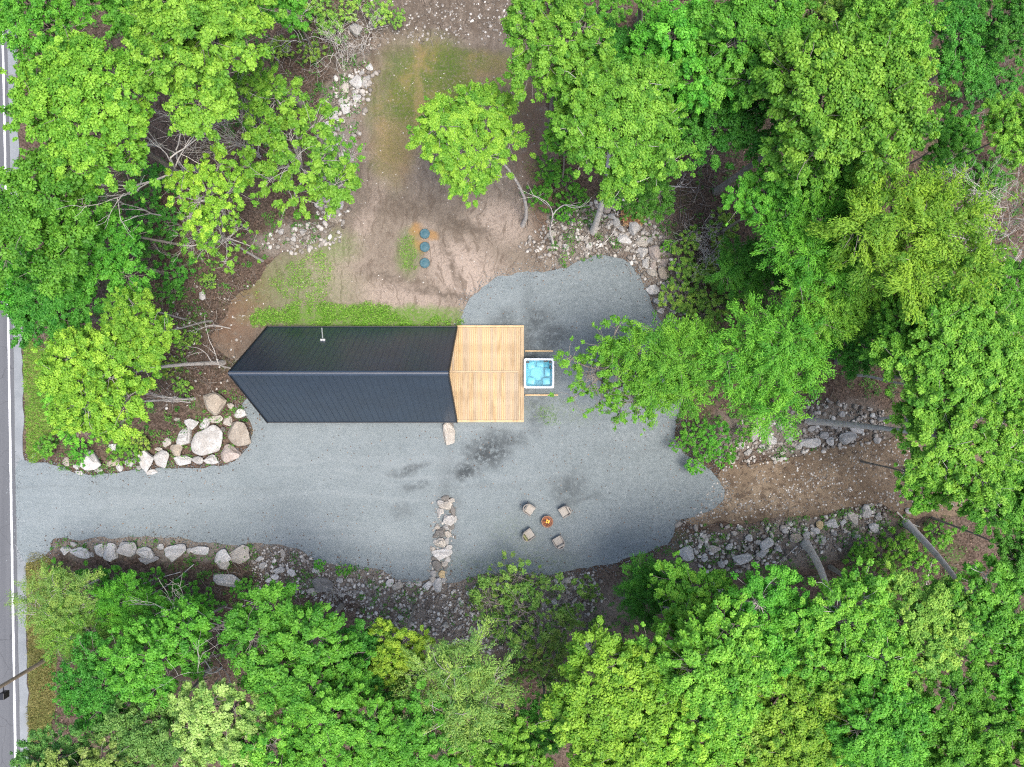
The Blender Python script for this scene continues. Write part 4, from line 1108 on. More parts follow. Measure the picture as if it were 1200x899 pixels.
def crown_proto(seed, R, Hc, nl, nc, per, L, Wd, lobe=(.42, .62), spread=.62, rc=(.3, .55), flat=.55, up=.9, jit=.55, inner=.25, twig_r=.022, twig_frac=.5, spiky=.35, sprig=.2):
    """returns (leaf mesh, limb mesh); origin at the crown's centre"""
    rng = np.random.default_rng(seed)
    # lobes carried by the main limbs
    a = rng.uniform(0, 6.28) + np.arange(nl) * 2.4
    rr = R * spread * np.sqrt((np.arange(nl) + .35) / nl) * rng.uniform(.85, 1.15, nl)
    lc = np.stack([np.cos(a) * rr, np.sin(a) * rr, Hc * (.28 - .5 * (rr / R) ** 2) + rng.normal(0, .13, nl) * Hc], 1)
    lr = R * rng.uniform(*lobe, nl)
    lz = lr * Hc / R * rng.uniform(.8, 1.1, nl)
    # clump centres on the lobes' upper shells
    m = nc * 5
    k = rng.choice(nl, m, p=lr ** 2 / (lr ** 2).sum())
    d = unit(rng.normal(size=(m, 3)) + np.array([0, 0, .35]))
    rad = np.where(rng.random(m) < inner, rng.uniform(.45, .85, m), rng.uniform(.78, 1.1, m))
    c = lc[k] + d * np.stack([lr[k], lr[k], lz[k]], 1) * rad[:, None]
    deep = np.zeros(m, bool)
    for q_ in range(nl):
        e = (c - lc[q_]) / np.array([lr[q_], lr[q_], lz[q_]])
        deep |= (np.linalg.norm(e, axis=1) < .62) & (k != q_)
    keep = ~deep & (d[:, 2] > -.45)
    c, d, k = c[keep][:nc], d[keep][:nc], k[keep][:nc]
    m = len(c)
    # stray sprigs pushed out past the outline
    st = rng.random(m) < sprig
    c = c + np.where(st, rng.uniform(.25, .75, m), 0)[:, None] * unit(d * np.array([1, 1, .6])) * np.minimum(1, R / 3)
    rcl = rng.uniform(*rc, m) * np.where(st, .62, 1)
    ct = np.clip(rng.normal(.5, .24, m), 0, 1)
    cnt = np.maximum(6, (per * (rcl / np.mean(rc)) ** 2 * rng.uniform(.7, 1.3, m)).astype(int))
    idx = np.repeat(np.arange(m), cnt); n = len(idx)
    off = unit(rng.normal(size=(n, 3))) * (rng.random(n) ** .45)[:, None]
    off[:, 2] = np.abs(off[:, 2]) * np.where(rng.random(n) < .25, -1, 1)
    rad_d = unit(d * np.array([1, 1, .3]))
    p = off * rcl[idx][:, None] * np.array([1, 1, flat])
    if spiky > 0:      # sprays drawn out along the branch
        al = rng.uniform(-1, 1.2, n) * rcl[idx] * spiky
        p = p * .6 + rad_d[idx] * al[:, None]
    pos = c[idx] + p
    nrm = np.array([0, 0, up]) + off * .75 + rng.normal(0, jit, (n, 3)) * np.array([1, 1, .35]) + d[idx] * .25
    dr = off * np.array([1, 1, .2]) + rng.normal(0, .5, (n, 3)) + rad_d[idx] * (.3 + spiky)
    ll = L * rng.uniform(.65, 1.25, n)
    V, F = leaf_quads(pos, nrm, dr, ll, ll * Wd * rng.uniform(.85, 1.15, n))
    tint = np.clip(ct[idx] + rng.normal(0, .16, n) + off[:, 2] * .12, 0, 1)  # upper leaves of a clump lean towards the tip colour with its painted highlight
    leaf = np_mesh('crown', V, F, False, np.repeat(tint, 4))
    # limbs to each lobe, twigs to some clumps
    paths = []
    root = np.array([0, 0, -Hc * .75])
    def bend(a_, b_, n_=5, w=.12):
        t = np.linspace(0, 1, n_)[:, None]
        Ld = np.linalg.norm(b_ - a_)
        mid = rng.normal(0, w, 3) * Ld
        return a_ * (1 - t) + b_ * t + mid * (t * (1 - t) * 2)
    tw = max(.05, R * .028)
    for q_ in range(nl):
        r0 = root + np.array([0, 0, Hc * rng.uniform(0, .35)])
        e_ = lc[q_] + np.array([0, 0, lz[q_] * .35])
        paths.append((bend(r0, e_, 6), np.linspace(tw, tw * .38, 6)))
    sel = rng.random(m) < twig_frac
    for q_ in np.nonzero(sel)[0]:
        s_ = lc[k[q_]] + np.array([0, 0, lz[k[q_]] * .1]) + rng.normal(0, .1, 3) * lr[k[q_]]
        pp = bend(s_, c[q_], 4, .15)
        paths.append((pp, np.linspace(twig_r, twig_r * .3, 4)))
    V, F = tubes(paths, 5)
    limb = np_mesh('limbs', V, F, True)
    return leaf, limb

PROTO = {}
def protos(kind, count, seed, Rn, **kw):
    PROTO[kind] = []
    for q_ in range(count):
        lf, lb = crown_proto(seed + q_, R=Rn, **kw)
        PROTO[kind].append((lf, lb, Rn))
protos('maple', 5, 1000, 4.0, Hc=3.2, nl=13, nc=520, per=150, L=.135, Wd=.72, lobe=(.24, .42), spread=.74, rc=(.24, .6), jit=.65, inner=.3)
protos('mid', 4, 1100, 2.9, Hc=2.4, nl=10, nc=310, per=135, L=.13, Wd=.7, lobe=(.26, .46), spread=.74, rc=(.22, .52), jit=.65, inner=.3)
protos('deep', 3, 1200, 3.2, Hc=2.2, nl=11, nc=330, per=135, L=.13, Wd=.66, lobe=(.26, .44), spread=.74, jit=.75, up=.75)
protos('feather', 4, 1300, 3.3, Hc=2.2, nl=12, nc=290, per=135, L=.15, Wd=.34, lobe=(.26, .42), spread=.74, spiky=1.0, rc=(.3, .6), jit=.5)
protos('airy', 4, 1700, 3.0, Hc=1.7, nl=11, nc=170, per=52, L=.14, Wd=.5, lobe=(.22, .4), spread=.8, rc=(.18, .4), twig_frac=.95, inner=.1, sprig=.35, twig_r=.018)
protos('sparse', 4, 1400, 3.0, Hc=1.9, nl=10, nc=230, per=95, L=.135, Wd=.6, lobe=(.26, .42), spread=.78, rc=(.2, .42), twig_frac=.6, inner=.15, twig_r=.016)
protos('willow', 2, 1500, 3.0, Hc=1.8, nl=9, nc=270, per=120, L=.12, Wd=.36, lobe=(.3, .46), spread=.7, rc=(.25, .5), spiky=1.4, twig_frac=.9)
protos('shrub', 4, 1600, 1.4, Hc=.75, nl=6, nc=70, per=55, L=.14, Wd=.55, rc=(.16, .32), twig_frac=.9, twig_r=.012)

# leaf colours
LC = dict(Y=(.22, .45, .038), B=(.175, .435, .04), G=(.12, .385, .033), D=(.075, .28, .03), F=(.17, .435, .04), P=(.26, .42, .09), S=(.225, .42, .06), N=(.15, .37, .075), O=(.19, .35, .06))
count = {}
def tree(px, py, rpx, z, kind, colr, label, group, base=None, trunk_r=None, bark='bark', name='broadleaf_tree', leafmat='leaf', sz=1.0, mid=None):
    """crown centre at photo pixel (px,py) and height z; rpx its radius in pixels; base = trunk foot pixel"""
    k = count.get(kind, 0); count[kind] = k + 1
    lf, lb, Rn = PROTO[kind][k % len(PROTO[kind])]
    C = PV(px, py, z)
    R = rpx * (H - z) / H / PPM
    if base: bx, by = P(*base)
    else:
        bx, by = C.x + random.uniform(-.5, .5), C.y + random.uniform(-.5, .5)
    bz = float(gz(bx, by)) - .1
    e = empty(name, (bx, by, bz))
    tag(e, label, 'tree' if 'tree' in name else 'shrub', group)
    s = R / Rn * 1.01
    o = link('crown', lf, None, e)
    if not lf.materials: lf.materials.append(None)
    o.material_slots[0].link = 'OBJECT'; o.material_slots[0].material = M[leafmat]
    o.location = C - e.location; o.rotation_euler = (0, 0, random.uniform(0, 6.28)); o.scale = (s, s, s * sz * (1 if s > .8 else 1.1))
    v = random.uniform(.84, 1.08)
    o.color = (LC[colr][0] * v * random.uniform(.92, 1.08), LC[colr][1] * v, LC[colr][2] * v, 1)
    o2 = link('limbs', lb, None, e)
    if not lb.materials: lb.materials.append(None)
    o2.material_slots[0].link = 'OBJECT'; o2.material_slots[0].material = M[bark]
    o2.location = o.location; o2.rotation_euler = o.rotation_euler; o2.scale = o.scale
    # trunk from the ground into the crown
    r0 = trunk_r or max(.06, R * .045)
    top = C - e.location; top.z = max(top.z - .1, .4)
    jx, jy = random.uniform(-.25, .25), random.uniform(-.25, .25)
    pts, rad = [], []
    for q_ in range(9):
        t = q_ / 8
        f = t ** 1.25
        p = Vector((top.x * f + jx * math.sin(t * 5) * t, top.y * f + jy * math.sin(t * 4) * t, top.z * t))
        if mid: p += Vector(mid) * (4 * t * (1 - t))
        pts.append(p[:]); rad.append(r0 * (1.35 if q_ == 0 else 1) * (1 - .62 * t))
    V, F = tubes([(pts, rad)], 9)
    link('trunk', np_mesh('trunk', V, F, True), M[bark], e)
    return e

gNW, gW, gSW, gS, gSE, gE, gNE, gN = ('trees by the road beyond the stone wall', 'trees between road and cabin gable', 'trees beside the driveway mouth and utility pole', 'trees beyond the rubble bank', 'trees beyond the earth track log', 'trees at the far end of the earth track', 'trees beyond the curved gravel end', 'trees beside the soil clearing')
# beyond the stone wall, towards the road
tree(105, 130, 92, 10.5, 'maple', 'Y', 'broad yellow-green maple overhanging the road, behind the bare dead tree', gNW)
tree(238, 52, 100, 11.5, 'maple', 'B', 'tall bright green maple whose grey trunk rises by the stone wall', gNW, base=(353, 122), trunk_r=.24)
tree(55, 28, 62, 10, 'deep', 'G', 'dense mid green tree overhanging the road beside the yellow-green maple', gNW)
tree(165, 5, 60, 9, 'mid', 'G', 'green tree crown wedged between the two biggest maples near the road', gNW)
tree(330, -10, 40, 8, 'mid', 'G', 'small green tree behind the tall maple by the stone wall', gNW)
tree(345, 188, 78, 7, 'sparse', 'B', 'open light green tree with thin foliage leaning over the stone wall', gNW, bark='bark_pale', trunk_r=.12)
tree(392, 190, 36, 5, 'airy', 'B', 'small airy sapling with sparse leaves beside the stone wall boulders', gNW, bark='bark_pale', trunk_r=.06)
tree(240, 232, 52, 7, 'sparse', 'Y', 'thin yellow-green tree between the bare dead tree and the open woodland floor', gNW, bark='bark_pale', trunk_r=.1)
tree(255, 275, 46, 6, 'airy', 'B', 'thin yellow-green tree at the edge of the open leaf litter', gNW, bark='bark_pale', trunk_r=.09)
tree(305, 110, 40, 7, 'sparse', 'B', 'small thin-leaved tree under the edge of the tall bright maple', gNW, trunk_r=.1)
# between road and gable
tree(50, 255, 84, 9.5, 'deep', 'G', 'dense rich green tree overhanging the road shoulder, on a long thin stem', gW, base=(225, 290), trunk_r=.1)
tree(110, 300, 62, 7.5, 'deep', 'G', 'rich green rounded tree beside the dense roadside tree', gW)
tree(60, 360, 55, 6, 'deep', 'D', 'low dark green tree beside the road shoulder and the mown verge', gW)
tree(20, 330, 40, 6, 'deep', 'G', 'green tree whose branches hang over the white road line', gW)
tree(116, 440, 74, 8.5, 'maple', 'Y', 'bright yellow-green young maple above the white boulder row', gW, base=(262, 425), trunk_r=.15, bark='bark_pale')
tree(96, 478, 40, 6, 'mid', 'B', 'light green young tree overhanging the white boulders', gW, base=(230, 467), trunk_r=.09, bark='bark_pale')
tree(165, 395, 48, 8, 'mid', 'Y', 'yellow-green sapling crown on a bare pale stem by the gable', gW, base=(248, 376), trunk_r=.07, bark='bark_pale')
tree(150, 360, 32, 7, 'sparse', 'B', 'small light green sapling between the dark tree and the young maple', gW, bark='bark_pale', trunk_r=.06)
# driveway mouth and pole
tree(72, 705, 48, 5, 'willow', 'P', 'pale yellow feathery tree beside the driveway mouth and road', gSW, bark='bark_pale', trunk_r=.08, leafmat='leaf_soft')
tree(92, 738, 40, 5, 'willow', 'S', 'pale feathery tree leaning over the utility pole foot', gSW, bark='bark_pale', trunk_r=.08, leafmat='leaf_soft')
tree(150, 718, 42, 4.5, 'feather', 'G', 'low green feathery tree behind the driveway boulder row', gSW, leafmat='leaf_soft')
tree(120, 802, 54, 7, 'deep', 'D', 'dark green dense tree beside the dry verge', gSW)
tree(190, 765, 62, 8, 'mid', 'G', 'bright green tree whose thin grey stem rises from the driveway rubble', gSW, base=(340, 693), trunk_r=.13)
tree(68, 890, 46, 8, 'deep', 'N', 'greyish green roadside tree near the utility pole', gSW)
tree(185, 850, 62, 7.5, 'deep', 'N', 'greyish green tree between the dark tree and the blossoming one', gSW)
tree(85, 912, 50, 9, 'mid', 'P', 'pale blossom-tipped tree at the road edge beyond the utility pole', gSW, leafmat='leaf_pale')
tree(262, 845, 60, 9.5, 'mid', 'P', 'tree with creamy white blossom among light green leaves', gSW, leafmat='leaf_pale')
tree(218, 732, 40, 5, 'mid', 'G', 'small fresh green tree behind the tilted grey slab', gSW)
# beyond the rubble bank
tree(345, 775, 84, 9.5, 'maple', 'G', 'broad fresh green tree beyond the sticks and dark rock', gS)
tree(400, 860, 72, 10, 'maple', 'G', 'rich green tree between the blossoming tree and the pale yellow one', gS)
tree(425, 775, 52, 7, 'mid', 'D', 'dark green tree in the gap next to the broad fresh green tree', gS)
tree(330, 890, 60, 10, 'mid', 'B', 'light green tree right behind the blossoming tree', gS)
tree(468, 765, 42, 7.5, 'mid', 'Y', 'small yellow-green tree at the edge of the rubble bank', gS)
tree(540, 808, 74, 9, 'willow', 'P', 'pale yellow-green feathery tree with white trunk beyond the rubble bank', gS, base=(570, 733), trunk_r=.14, bark='bark_pale', leafmat='leaf_soft')
tree(480, 865, 62, 9, 'mid', 'G', 'green tree behind the pale yellow feathery tree', gS)
tree(585, 880, 58, 8.5, 'mid', 'B', 'light green tree between the pale feathery tree and the big yellow maple', gS)
tree(640, 850, 40, 6, 'deep', 'D', 'low dark green tree in the hollow before the big yellow maple', gS)
tree(625, 715, 64, 3.2, 'airy', 'O', 'thin dull green sapling cluster growing from the rubble bank', gS, trunk_r=.06)
tree(598, 690, 42, 2.6, 'airy', 'O', 'thin pale sapling hanging over the gravel edge near the chairs', gS, trunk_r=.05)
tree(655, 765, 50, 3.6, 'airy', 'O', 'thin dull sapling in the dark hollow behind the rubble bank', gS, trunk_r=.05)
tree(722, 825, 92, 11, 'maple', 'Y', 'large yellow-tipped maple beyond the dull sapling hollow', gS, base=(690, 740), trunk_r=.24)
tree(760, 690, 44, 5, 'feather', 'D', 'dark green feathery tree at the gravel edge next to the earth track', gS, leafmat='leaf_soft')
tree(805, 715, 52, 8, 'mid', 'B', 'bright green tree behind the pale corner boulder', gS, base=(727, 700), trunk_r=.15)
# beyond the log
gl_ = 'in the dense stand beyond the earth track rubble'
tree(830, 790, 90, 11, 'maple', 'B', 'broad bright green maple beside the big yellow-tipped maple', gSE)
tree(790, 880, 78, 11, 'maple', 'Y', 'yellow-green maple crown right behind the broad bright maple', gSE)
tree(905, 745, 72, 10, 'maple', 'G', 'fresh green maple whose leaning trunk stands in the track rubble', gSE, base=(838, 686), trunk_r=.17, bark='bark_dead')
tree(985, 745, 80, 10.5, 'maple', 'B', 'bright green maple with thick grey trunk rising beside the track stones', gSE, base=(944, 637), trunk_r=.27, bark='bark_dead')
tree(930, 830, 80, 10.5, 'maple', 'Y', 'yellow-green maple in the middle of the dense stand beyond the track', gSE)
tree(880, 885, 64, 10, 'mid', 'S', 'olive yellow tree in the dense stand with fine foliage', gSE)
tree(1020, 850, 80, 11, 'maple', 'G', 'broad mid green maple deep in the stand beyond the track', gSE)
tree(1075, 735, 70, 10, 'maple', 'S', 'maple with pinkish pale leaf tips beside the dark gap in the stand', gSE)
tree(1150, 715, 66, 9.5, 'mid', 'G', 'mid green tree past the curved leaning trunk', gSE, base=(1062, 613), trunk_r=.24, bark='bark_dead', mid=(.3, -.5, 0))
tree(1110, 850, 68, 10, 'maple', 'G', 'mid green tree behind the dark gap in the stand', gSE)
tree(1180, 800, 58, 9, 'mid', 'G', 'mid green tree beyond the dark gap with fallen grey wood', gSE)
tree(1175, 895, 60, 10, 'mid', 'B', 'bright green tree farthest from the track in the dense stand', gSE)
tree(960, 905, 56, 10, 'mid', 'B', 'bright green tree behind the yellow-green maple of the dense stand', gSE)
tree(1070, 910, 50, 9, 'mid', 'G', 'green tree filling the back of the dense stand', gSE)
tree(700, 905, 50, 10, 'mid', 'B', 'light green tree behind the large yellow-tipped maple', gSE)
# end of track
tree(1120, 512, 80, 11, 'maple', 'B', 'broad bright maple on the long horizontal-looking grey trunk at the track end', gE, base=(948, 493), trunk_r=.24, bark='bark_dead')
tree(1115, 415, 82, 11.5, 'maple', 'B', 'bright green maple beside the fallen grey branch at the track end', gE)
tree(1060, 400, 50, 10, 'maple', 'G', 'green maple crown in front of the bright maple at the track end', gE)
tree(1190, 440, 60, 11, 'maple', 'B', 'light green maple beyond the fallen grey branch', gE)
tree(1185, 575, 62, 10, 'maple', 'G', 'rich green maple standing over the track end', gE)
tree(1088, 562, 36, 8, 'mid', 'B', 'low branch-like light green tree hanging over the earth track', gE)
tree(1195, 650, 40, 8, 'mid', 'D', 'dark green tree behind the curved leaning trunk', gE)
tree(1000, 395, 46, 6, 'deep', 'D', 'dark green understorey tree beside the leafy feathery tree', gE)
tree(1165, 345, 50, 9, 'maple', 'G', 'green maple below the bare silver bush', gE)
# beyond the curved gravel end
tree(905, 425, 74, 8.5, 'feather', 'F', 'dense bright feathery tree standing between earth track and curved gravel end', gNE, leafmat='leaf_soft')
tree(780, 425, 64, 7.5, 'feather', 'F', 'loose feathery tree hanging over the gravel beside the dense feathery one', gNE, leafmat='leaf_soft', base=(830, 440), trunk_r=.14)
tree(716, 432, 64, 7, 'airy', 'F', 'see-through feathery tree reaching over the gravel to the hot tub', gNE, leafmat='leaf_soft', base=(815, 450), trunk_r=.12)
tree(735, 450, 56, 6.5, 'airy', 'F', 'thin feathery branch crown over the gravel between hot tub and track', gNE, leafmat='leaf_soft', base=(820, 460), trunk_r=.09)
tree(1065, 285, 96, 12, 'feather', 'Y', 'large yellow-green feathery tree beside the bare silver bush', gNE, leafmat='leaf_soft')
tree(955, 285, 74, 10, 'feather', 'G', 'green feathery tree between the yellow-green one and the dry brush', gNE, leafmat='leaf_soft')
tree(985, 340, 62, 9, 'feather', 'F', 'bright feathery tree below the large yellow-green one', gNE, leafmat='leaf_soft')
tree(1075, 350, 56, 9, 'feather', 'G', 'mid green feathery tree between large yellow-green tree and track end maple', gNE, leafmat='leaf_soft')
tree(905, 235, 52, 9, 'mid', 'G', 'green tree at the rim of the dry brush patch', gNE)
tree(880, 320, 44, 5, 'feather', 'D', 'dark low feathery tree beside the yellow-leaved shrubs', gNE, leafmat='leaf_soft')
tree(990, 120, 108, 12.5, 'maple', 'B', 'largest light green maple beyond the dry brush, trunk rising from the brush', gNE, base=(838, 226), trunk_r=.22, sz=1.1)
tree(1035, 45, 74, 12, 'maple', 'B', 'light green maple behind the largest one', gNE)
tree(945, 185, 58, 11, 'mid', 'B', 'light green tree at the front of the largest maple', gNE)
tree(1000, 220, 46, 10, 'mid', 'G', 'green tree between the largest maple and the yellow-green feathery tree', gNE)
tree(890, 45, 84, 11, 'maple', 'G', 'rich green maple between the largest maple and the clearing maples', gNE)
tree(815, 60, 78, 10, 'maple', 'G', 'green maple behind the big clearing maple', gNE)
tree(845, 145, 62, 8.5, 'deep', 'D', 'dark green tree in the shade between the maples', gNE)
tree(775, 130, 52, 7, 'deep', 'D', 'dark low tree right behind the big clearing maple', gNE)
tree(1125, 55, 54, 6, 'deep', 'D', 'dark understorey tree beside the bare forest floor gap', gNE)
tree(1110, 165, 36, 6, 'mid', 'G', 'small green understorey tree on the bare forest floor gap', gNE)
tree(1188, 155, 44, 11, 'mid', 'B', 'bright light green maple beyond the bare forest floor gap', gNE)
tree(1180, 25, 44, 7, 'deep', 'D', 'dark green tree at the far side of the forest floor gap', gNE)
tree(960, 25, 46, 10, 'mid', 'S', 'olive tipped tree between the rich green maple and the largest maple', gNE)
# by the clearing
tree(550, 163, 68, 8, 'maple', 'Y', 'bright yellow-green tree on a thin curved white stem over the clearing', gN, base=(612, 265), trunk_r=.13, bark='bark_pale', mid=(1.1, .3, 0), sz=.8)
tree(724, 150, 84, 11.5, 'maple', 'B', 'big light green maple with grey trunk rising from the rubble heap', gN, base=(695, 272), trunk_r=.22, bark='bark_dead')
tree(655, 55, 62, 11, 'mid', 'B', 'light green maple overhanging the end of the thin lawn', gN)
tree(680, 105, 48, 10, 'mid', 'B', 'light green tree between the two clearing maples', gN)
tree(662, 160, 28, 8, 'mid', 'B', 'small light green crown between the white-stemmed tree and the big maple', gN)
tree(755, 225, 36, 6, 'deep', 'D', 'dark green low tree behind the orange wood chips', gN)
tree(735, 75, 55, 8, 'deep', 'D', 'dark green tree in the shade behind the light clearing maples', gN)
tree(745, -25, 45, 12, 'mid', 'G', 'tree with pale trunk beyond the dark gap behind the clearing maples', gN, base=(748, 32), trunk_r=.2)

# ------------------------------------------------------------------ shrubs
gB = 'shrubs and saplings along the clearing edges'
def shrub(px, py, rpx, z, colr, label, group, leafmat='leaf', kind='shrub'):
    return tree(px, py, rpx, z, kind, colr, label, group, trunk_r=.03, name='leafy_shrub', leafmat=leafmat)
for a in ((392, 30, 20), (445, 14, 18), (365, 62, 14), (352, 22, 18), (330, 60, 16), (465, 22, 12), (372, 4, 18), (412, 10, 16)):
    shrub(*a, .9, 'S', 'low thin-leaved shrub among dry brush above the tumbled stone wall', 'shrubs above the stone wall')
for a in ((850, 305, 26), (822, 332, 24), (800, 318, 20), (792, 352, 20), (828, 362, 26), (845, 265, 20), (805, 285, 16), (862, 345, 24)):
    shrub(*a, 1.0, 'S', 'yellowish shrub in the dry brush beside the rock heap', 'shrubs beside the rock heap')
shrub(783, 290, 9, .7, 'B', 'tiny bright green shrub next to the pinkish boulders', 'shrubs beside the rock heap')
for a in ((838, 512, 20), (812, 508, 18), (850, 535, 14), (815, 545, 12), (826, 528, 14), (870, 510, 12), (795, 520, 10)):
    shrub(*a, .9, 'G', 'low open green shrub on the stones where gravel meets earth track', 'shrubs between gravel and earth track')
for a in ((1050, 640, 22), (1012, 640, 14), (1030, 662, 20), (1075, 660, 20), (1005, 655, 16), (1100, 625, 18)):
    shrub(*a, .6, 'B', 'bright low shrub growing between the two leaning trunks', 'shrubs between the leaning trunks')
for a in ((632, 232, 16), (655, 215, 20), (640, 200, 18), (675, 232, 16), (660, 250, 12)):
    shrub(*a, .6, 'G', 'sparse low shrub at the clearing edge under the maples', 'shrubs under the clearing maples')
shrub(148, 531, 16, .5, 'B', 'bright green shrub squeezed between the white boulders', 'shrubs in the boulder row')
shrub(97, 532, 14, .6, 'G', 'green shrub behind the bright white blocky boulder', 'shrubs in the boulder row')
shrub(55, 522, 14, .6, 'G', 'green shrub on the verge end beside the driveway mouth', 'shrubs in the boulder row')
shrub(166, 520, 12, .4, 'S', 'small yellowish shrub on the litter behind the boulder row', 'shrubs in the boulder row')
shrub(404, 668, 9, .4, 'G', 'small green tuft on the driveway edge above the dark rock', 'shrubs on the driveway edge')
shrub(376, 662, 8, .4, 'G', 'small green tuft on the driveway edge among the rubble', 'shrubs on the driveway edge')
shrub(285, 690, 14, .5, 'G', 'low shrub just behind the tilted grey slab', 'shrubs on the driveway edge')
for a in ((560, 700, 12), (585, 735, 16), (668, 720, 16), (610, 755, 16), (690, 690, 14), (640, 785, 20), (610, 790, 16), (660, 805, 18), (700, 735, 14)):
    shrub(*a, .8, 'O', 'dull green open shrub growing out of the rubble bank', 'shrubs in the rubble bank')
for a in ((105, 678, 20), (140, 680, 20), (180, 682, 18), (65, 676, 16), (215, 690, 18), (245, 705, 18)):
    shrub(*a, .8, 'G', 'rank green shrub right behind the lower driveway boulder row', 'shrubs behind the lower boulder row')
for a in ((1140, 120, 30), (1165, 60, 30), (1110, 200, 26), (1150, 215, 26), (1175, 100, 24), (1130, 20, 26), (1165, 200, 22)):
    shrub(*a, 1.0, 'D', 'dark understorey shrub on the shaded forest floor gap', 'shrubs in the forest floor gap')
for a in ((190, 215, 22), (180, 290, 26), (205, 320, 20), (168, 250, 22), (200, 345, 16), (195, 260, 20)):
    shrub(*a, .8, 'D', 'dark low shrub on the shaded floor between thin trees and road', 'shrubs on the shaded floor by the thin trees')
for a in ((215, 400, 12), (200, 430, 12), (228, 398, 10), (245, 330, 10), (215, 455, 12)):
    shrub(*a, .35, 'S', 'tiny yellowish shrub on the leaf litter behind the gable', 'shrubs on the litter behind the gable')
for a in ((690, 20, 24), (720, 10, 20), (765, 30, 24), (660, 5, 22)):
    shrub(*a, .8, 'G', 'low green shrub in the gap behind the clearing maples', 'shrubs behind the clearing maples')

# low plants nobody could count
rng = np.random.default_rng(91)
pts = sample_poly(FOREST, 15000, rng); pts = pts[outside(pts, -.2)]
v = vnoise(pts[:, 0], pts[:, 1], .3, 5) * .65 + vnoise(pts[:, 0], pts[:, 1], 1.1, 6) * .35
pts = pts[v > .46 + rng.normal(0, .05, len(pts))]
m = len(pts); cnt = rng.integers(8, 22, m); idx = np.repeat(np.arange(m), cnt); n = len(idx)
sp = rng.uniform(.1, .3, m); a = rng.uniform(0, 6.28, n); r = np.sqrt(rng.random(n)) * sp[idx]
zz = gz(pts[:, 0], pts[:, 1])
pos = np.column_stack([pts[idx, 0] + np.cos(a) * r, pts[idx, 1] + np.sin(a) * r, zz[idx] + rng.uniform(.04, .35, n) * (sp[idx] / .25)])
V, F = leaf_quads(pos, np.column_stack([rng.normal(0, .45, (n, 2)), np.ones(n)]), rng.normal(size=(n, 3)), rng.uniform(.08, .17, n), rng.uniform(.04, .09, n))
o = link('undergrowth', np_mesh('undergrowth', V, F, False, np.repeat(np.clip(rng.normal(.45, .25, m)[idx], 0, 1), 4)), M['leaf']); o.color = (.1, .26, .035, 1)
tag(o, 'low green plants scattered over the forest floor', 'undergrowth', kind='stuff')

# ------------------------------------------------------------------ bare trees and brush
def bare(base, tip, z, label, name='bare_tree', r=.09, depth=4, spread=.55, forks=3, seed=1, up=.15, group=None, bark='bark_dead', stems=1, curl=.12):
    rng = np.random.default_rng(seed)
    bx, by = P(*base); b = Vector((bx, by, float(gz(bx, by)) - .05)); t = PV(*tip, z)
    e = empty(name, b); tag(e, label, 'tree' if 'tree' in name else 'shrub', group)
    D = np.array((t - b)[:]); L = np.linalg.norm(D); D /= L
    trunk, twigs = [], []
    def grow(p, d, ln, rad, dep):
        n_ = 5; q_ = [p]; dd = d.copy()
        for _ in range(n_):
            dd = unit(dd + rng.normal(0, curl, 3) + np.array([0, 0, up * .1])); q_.append(q_[-1] + dd * ln / n_)
        (trunk if dep == depth else twigs).append((q_, np.linspace(rad, rad * .55, n_ + 1)))
        if dep <= 0: return
        for f in range(forks):
            k = 2 + rng.integers(0, n_ - 1) if f else n_
            nd = unit(dd + rng.normal(0, spread, 3))
            grow(q_[k], nd, ln * rng.uniform(.55, .8), max(.007, rad * .52), dep - 1)
    for s_ in range(stems):
        dd = D if stems == 1 else unit(D + rng.normal(0, spread * .55, 3))
        grow(np.zeros(3) + (rng.normal(0, .12, 3) * np.array([1, 1, 0]) if stems > 1 else 0), dd, L * (.45 if depth > 1 else .8), r, depth)
    V, F = tubes(trunk, 7); link('trunk' if stems == 1 else 'stems', np_mesh('trunk', V, F, True), M[bark], e)
    V, F = tubes(twigs, 5); link('branches', np_mesh('branches', V, F, True), M[bark], e)
    return e
bare((232, 200), (138, 112), 10.5, 'grey bare dead tree with forked branches among the yellow-green maples', r=.17, seed=3, depth=4, spread=.42)
bare((303, 182), (248, 108), 8.5, 'silvery bare bush with fanned fine twigs under the tall maple', 'bare_bush', r=.05, depth=3, spread=.3, stems=10, seed=5, forks=3, curl=.06)
bare((648, 288), (672, 205), 5.5, 'leaning pale dead sapling rising from the rubble heap', r=.1, seed=8, depth=3, spread=.45, forks=2)
bare((1150, 285), (1192, 235), 8.5, 'silver bare bush beside the large yellow-green feathery tree', 'bare_bush', r=.05, depth=4, spread=.55, stems=7, seed=11, forks=3)
bare((1165, 330), (1192, 295), 7.5, 'second bare bush tangled below the silver one', 'bare_bush', r=.04, depth=3, spread=.55, stems=6, seed=12, forks=3)
bare((305, 718), (240, 788), 8.8, 'bare grey branches poking out of the fresh green tree tops', r=.07, seed=14, depth=4, spread=.5)
bare((262, 780), (195, 865), 10.5, 'bare grey tree top among the greyish green trees', r=.07, seed=16, depth=4, spread=.5)
bare((400, 82), (385, 15), 3.5, 'leafless vine-like bush with curling stems above the stone wall', 'bare_bush', r=.03, depth=3, spread=.5, stems=5, seed=21, curl=.3)
bare((362, 60), (330, 10), 4, 'leafless brush with curling stems by the tall maple trunk', 'bare_bush', r=.035, depth=3, spread=.5, stems=4, seed=22, curl=.28)
bare((425, 60), (445, 10), 2.5, 'small leafless bush near the dark soil beyond the lawn', 'bare_bush', r=.02, depth=3, spread=.5, stems=5, seed=23, curl=.25)
bare((828, 325), (850, 290), 3, 'pale leafless bush in the yellowish shrubs by the rock heap', 'bare_bush', r=.025, depth=3, spread=.6, stems=6, seed=25, curl=.25)
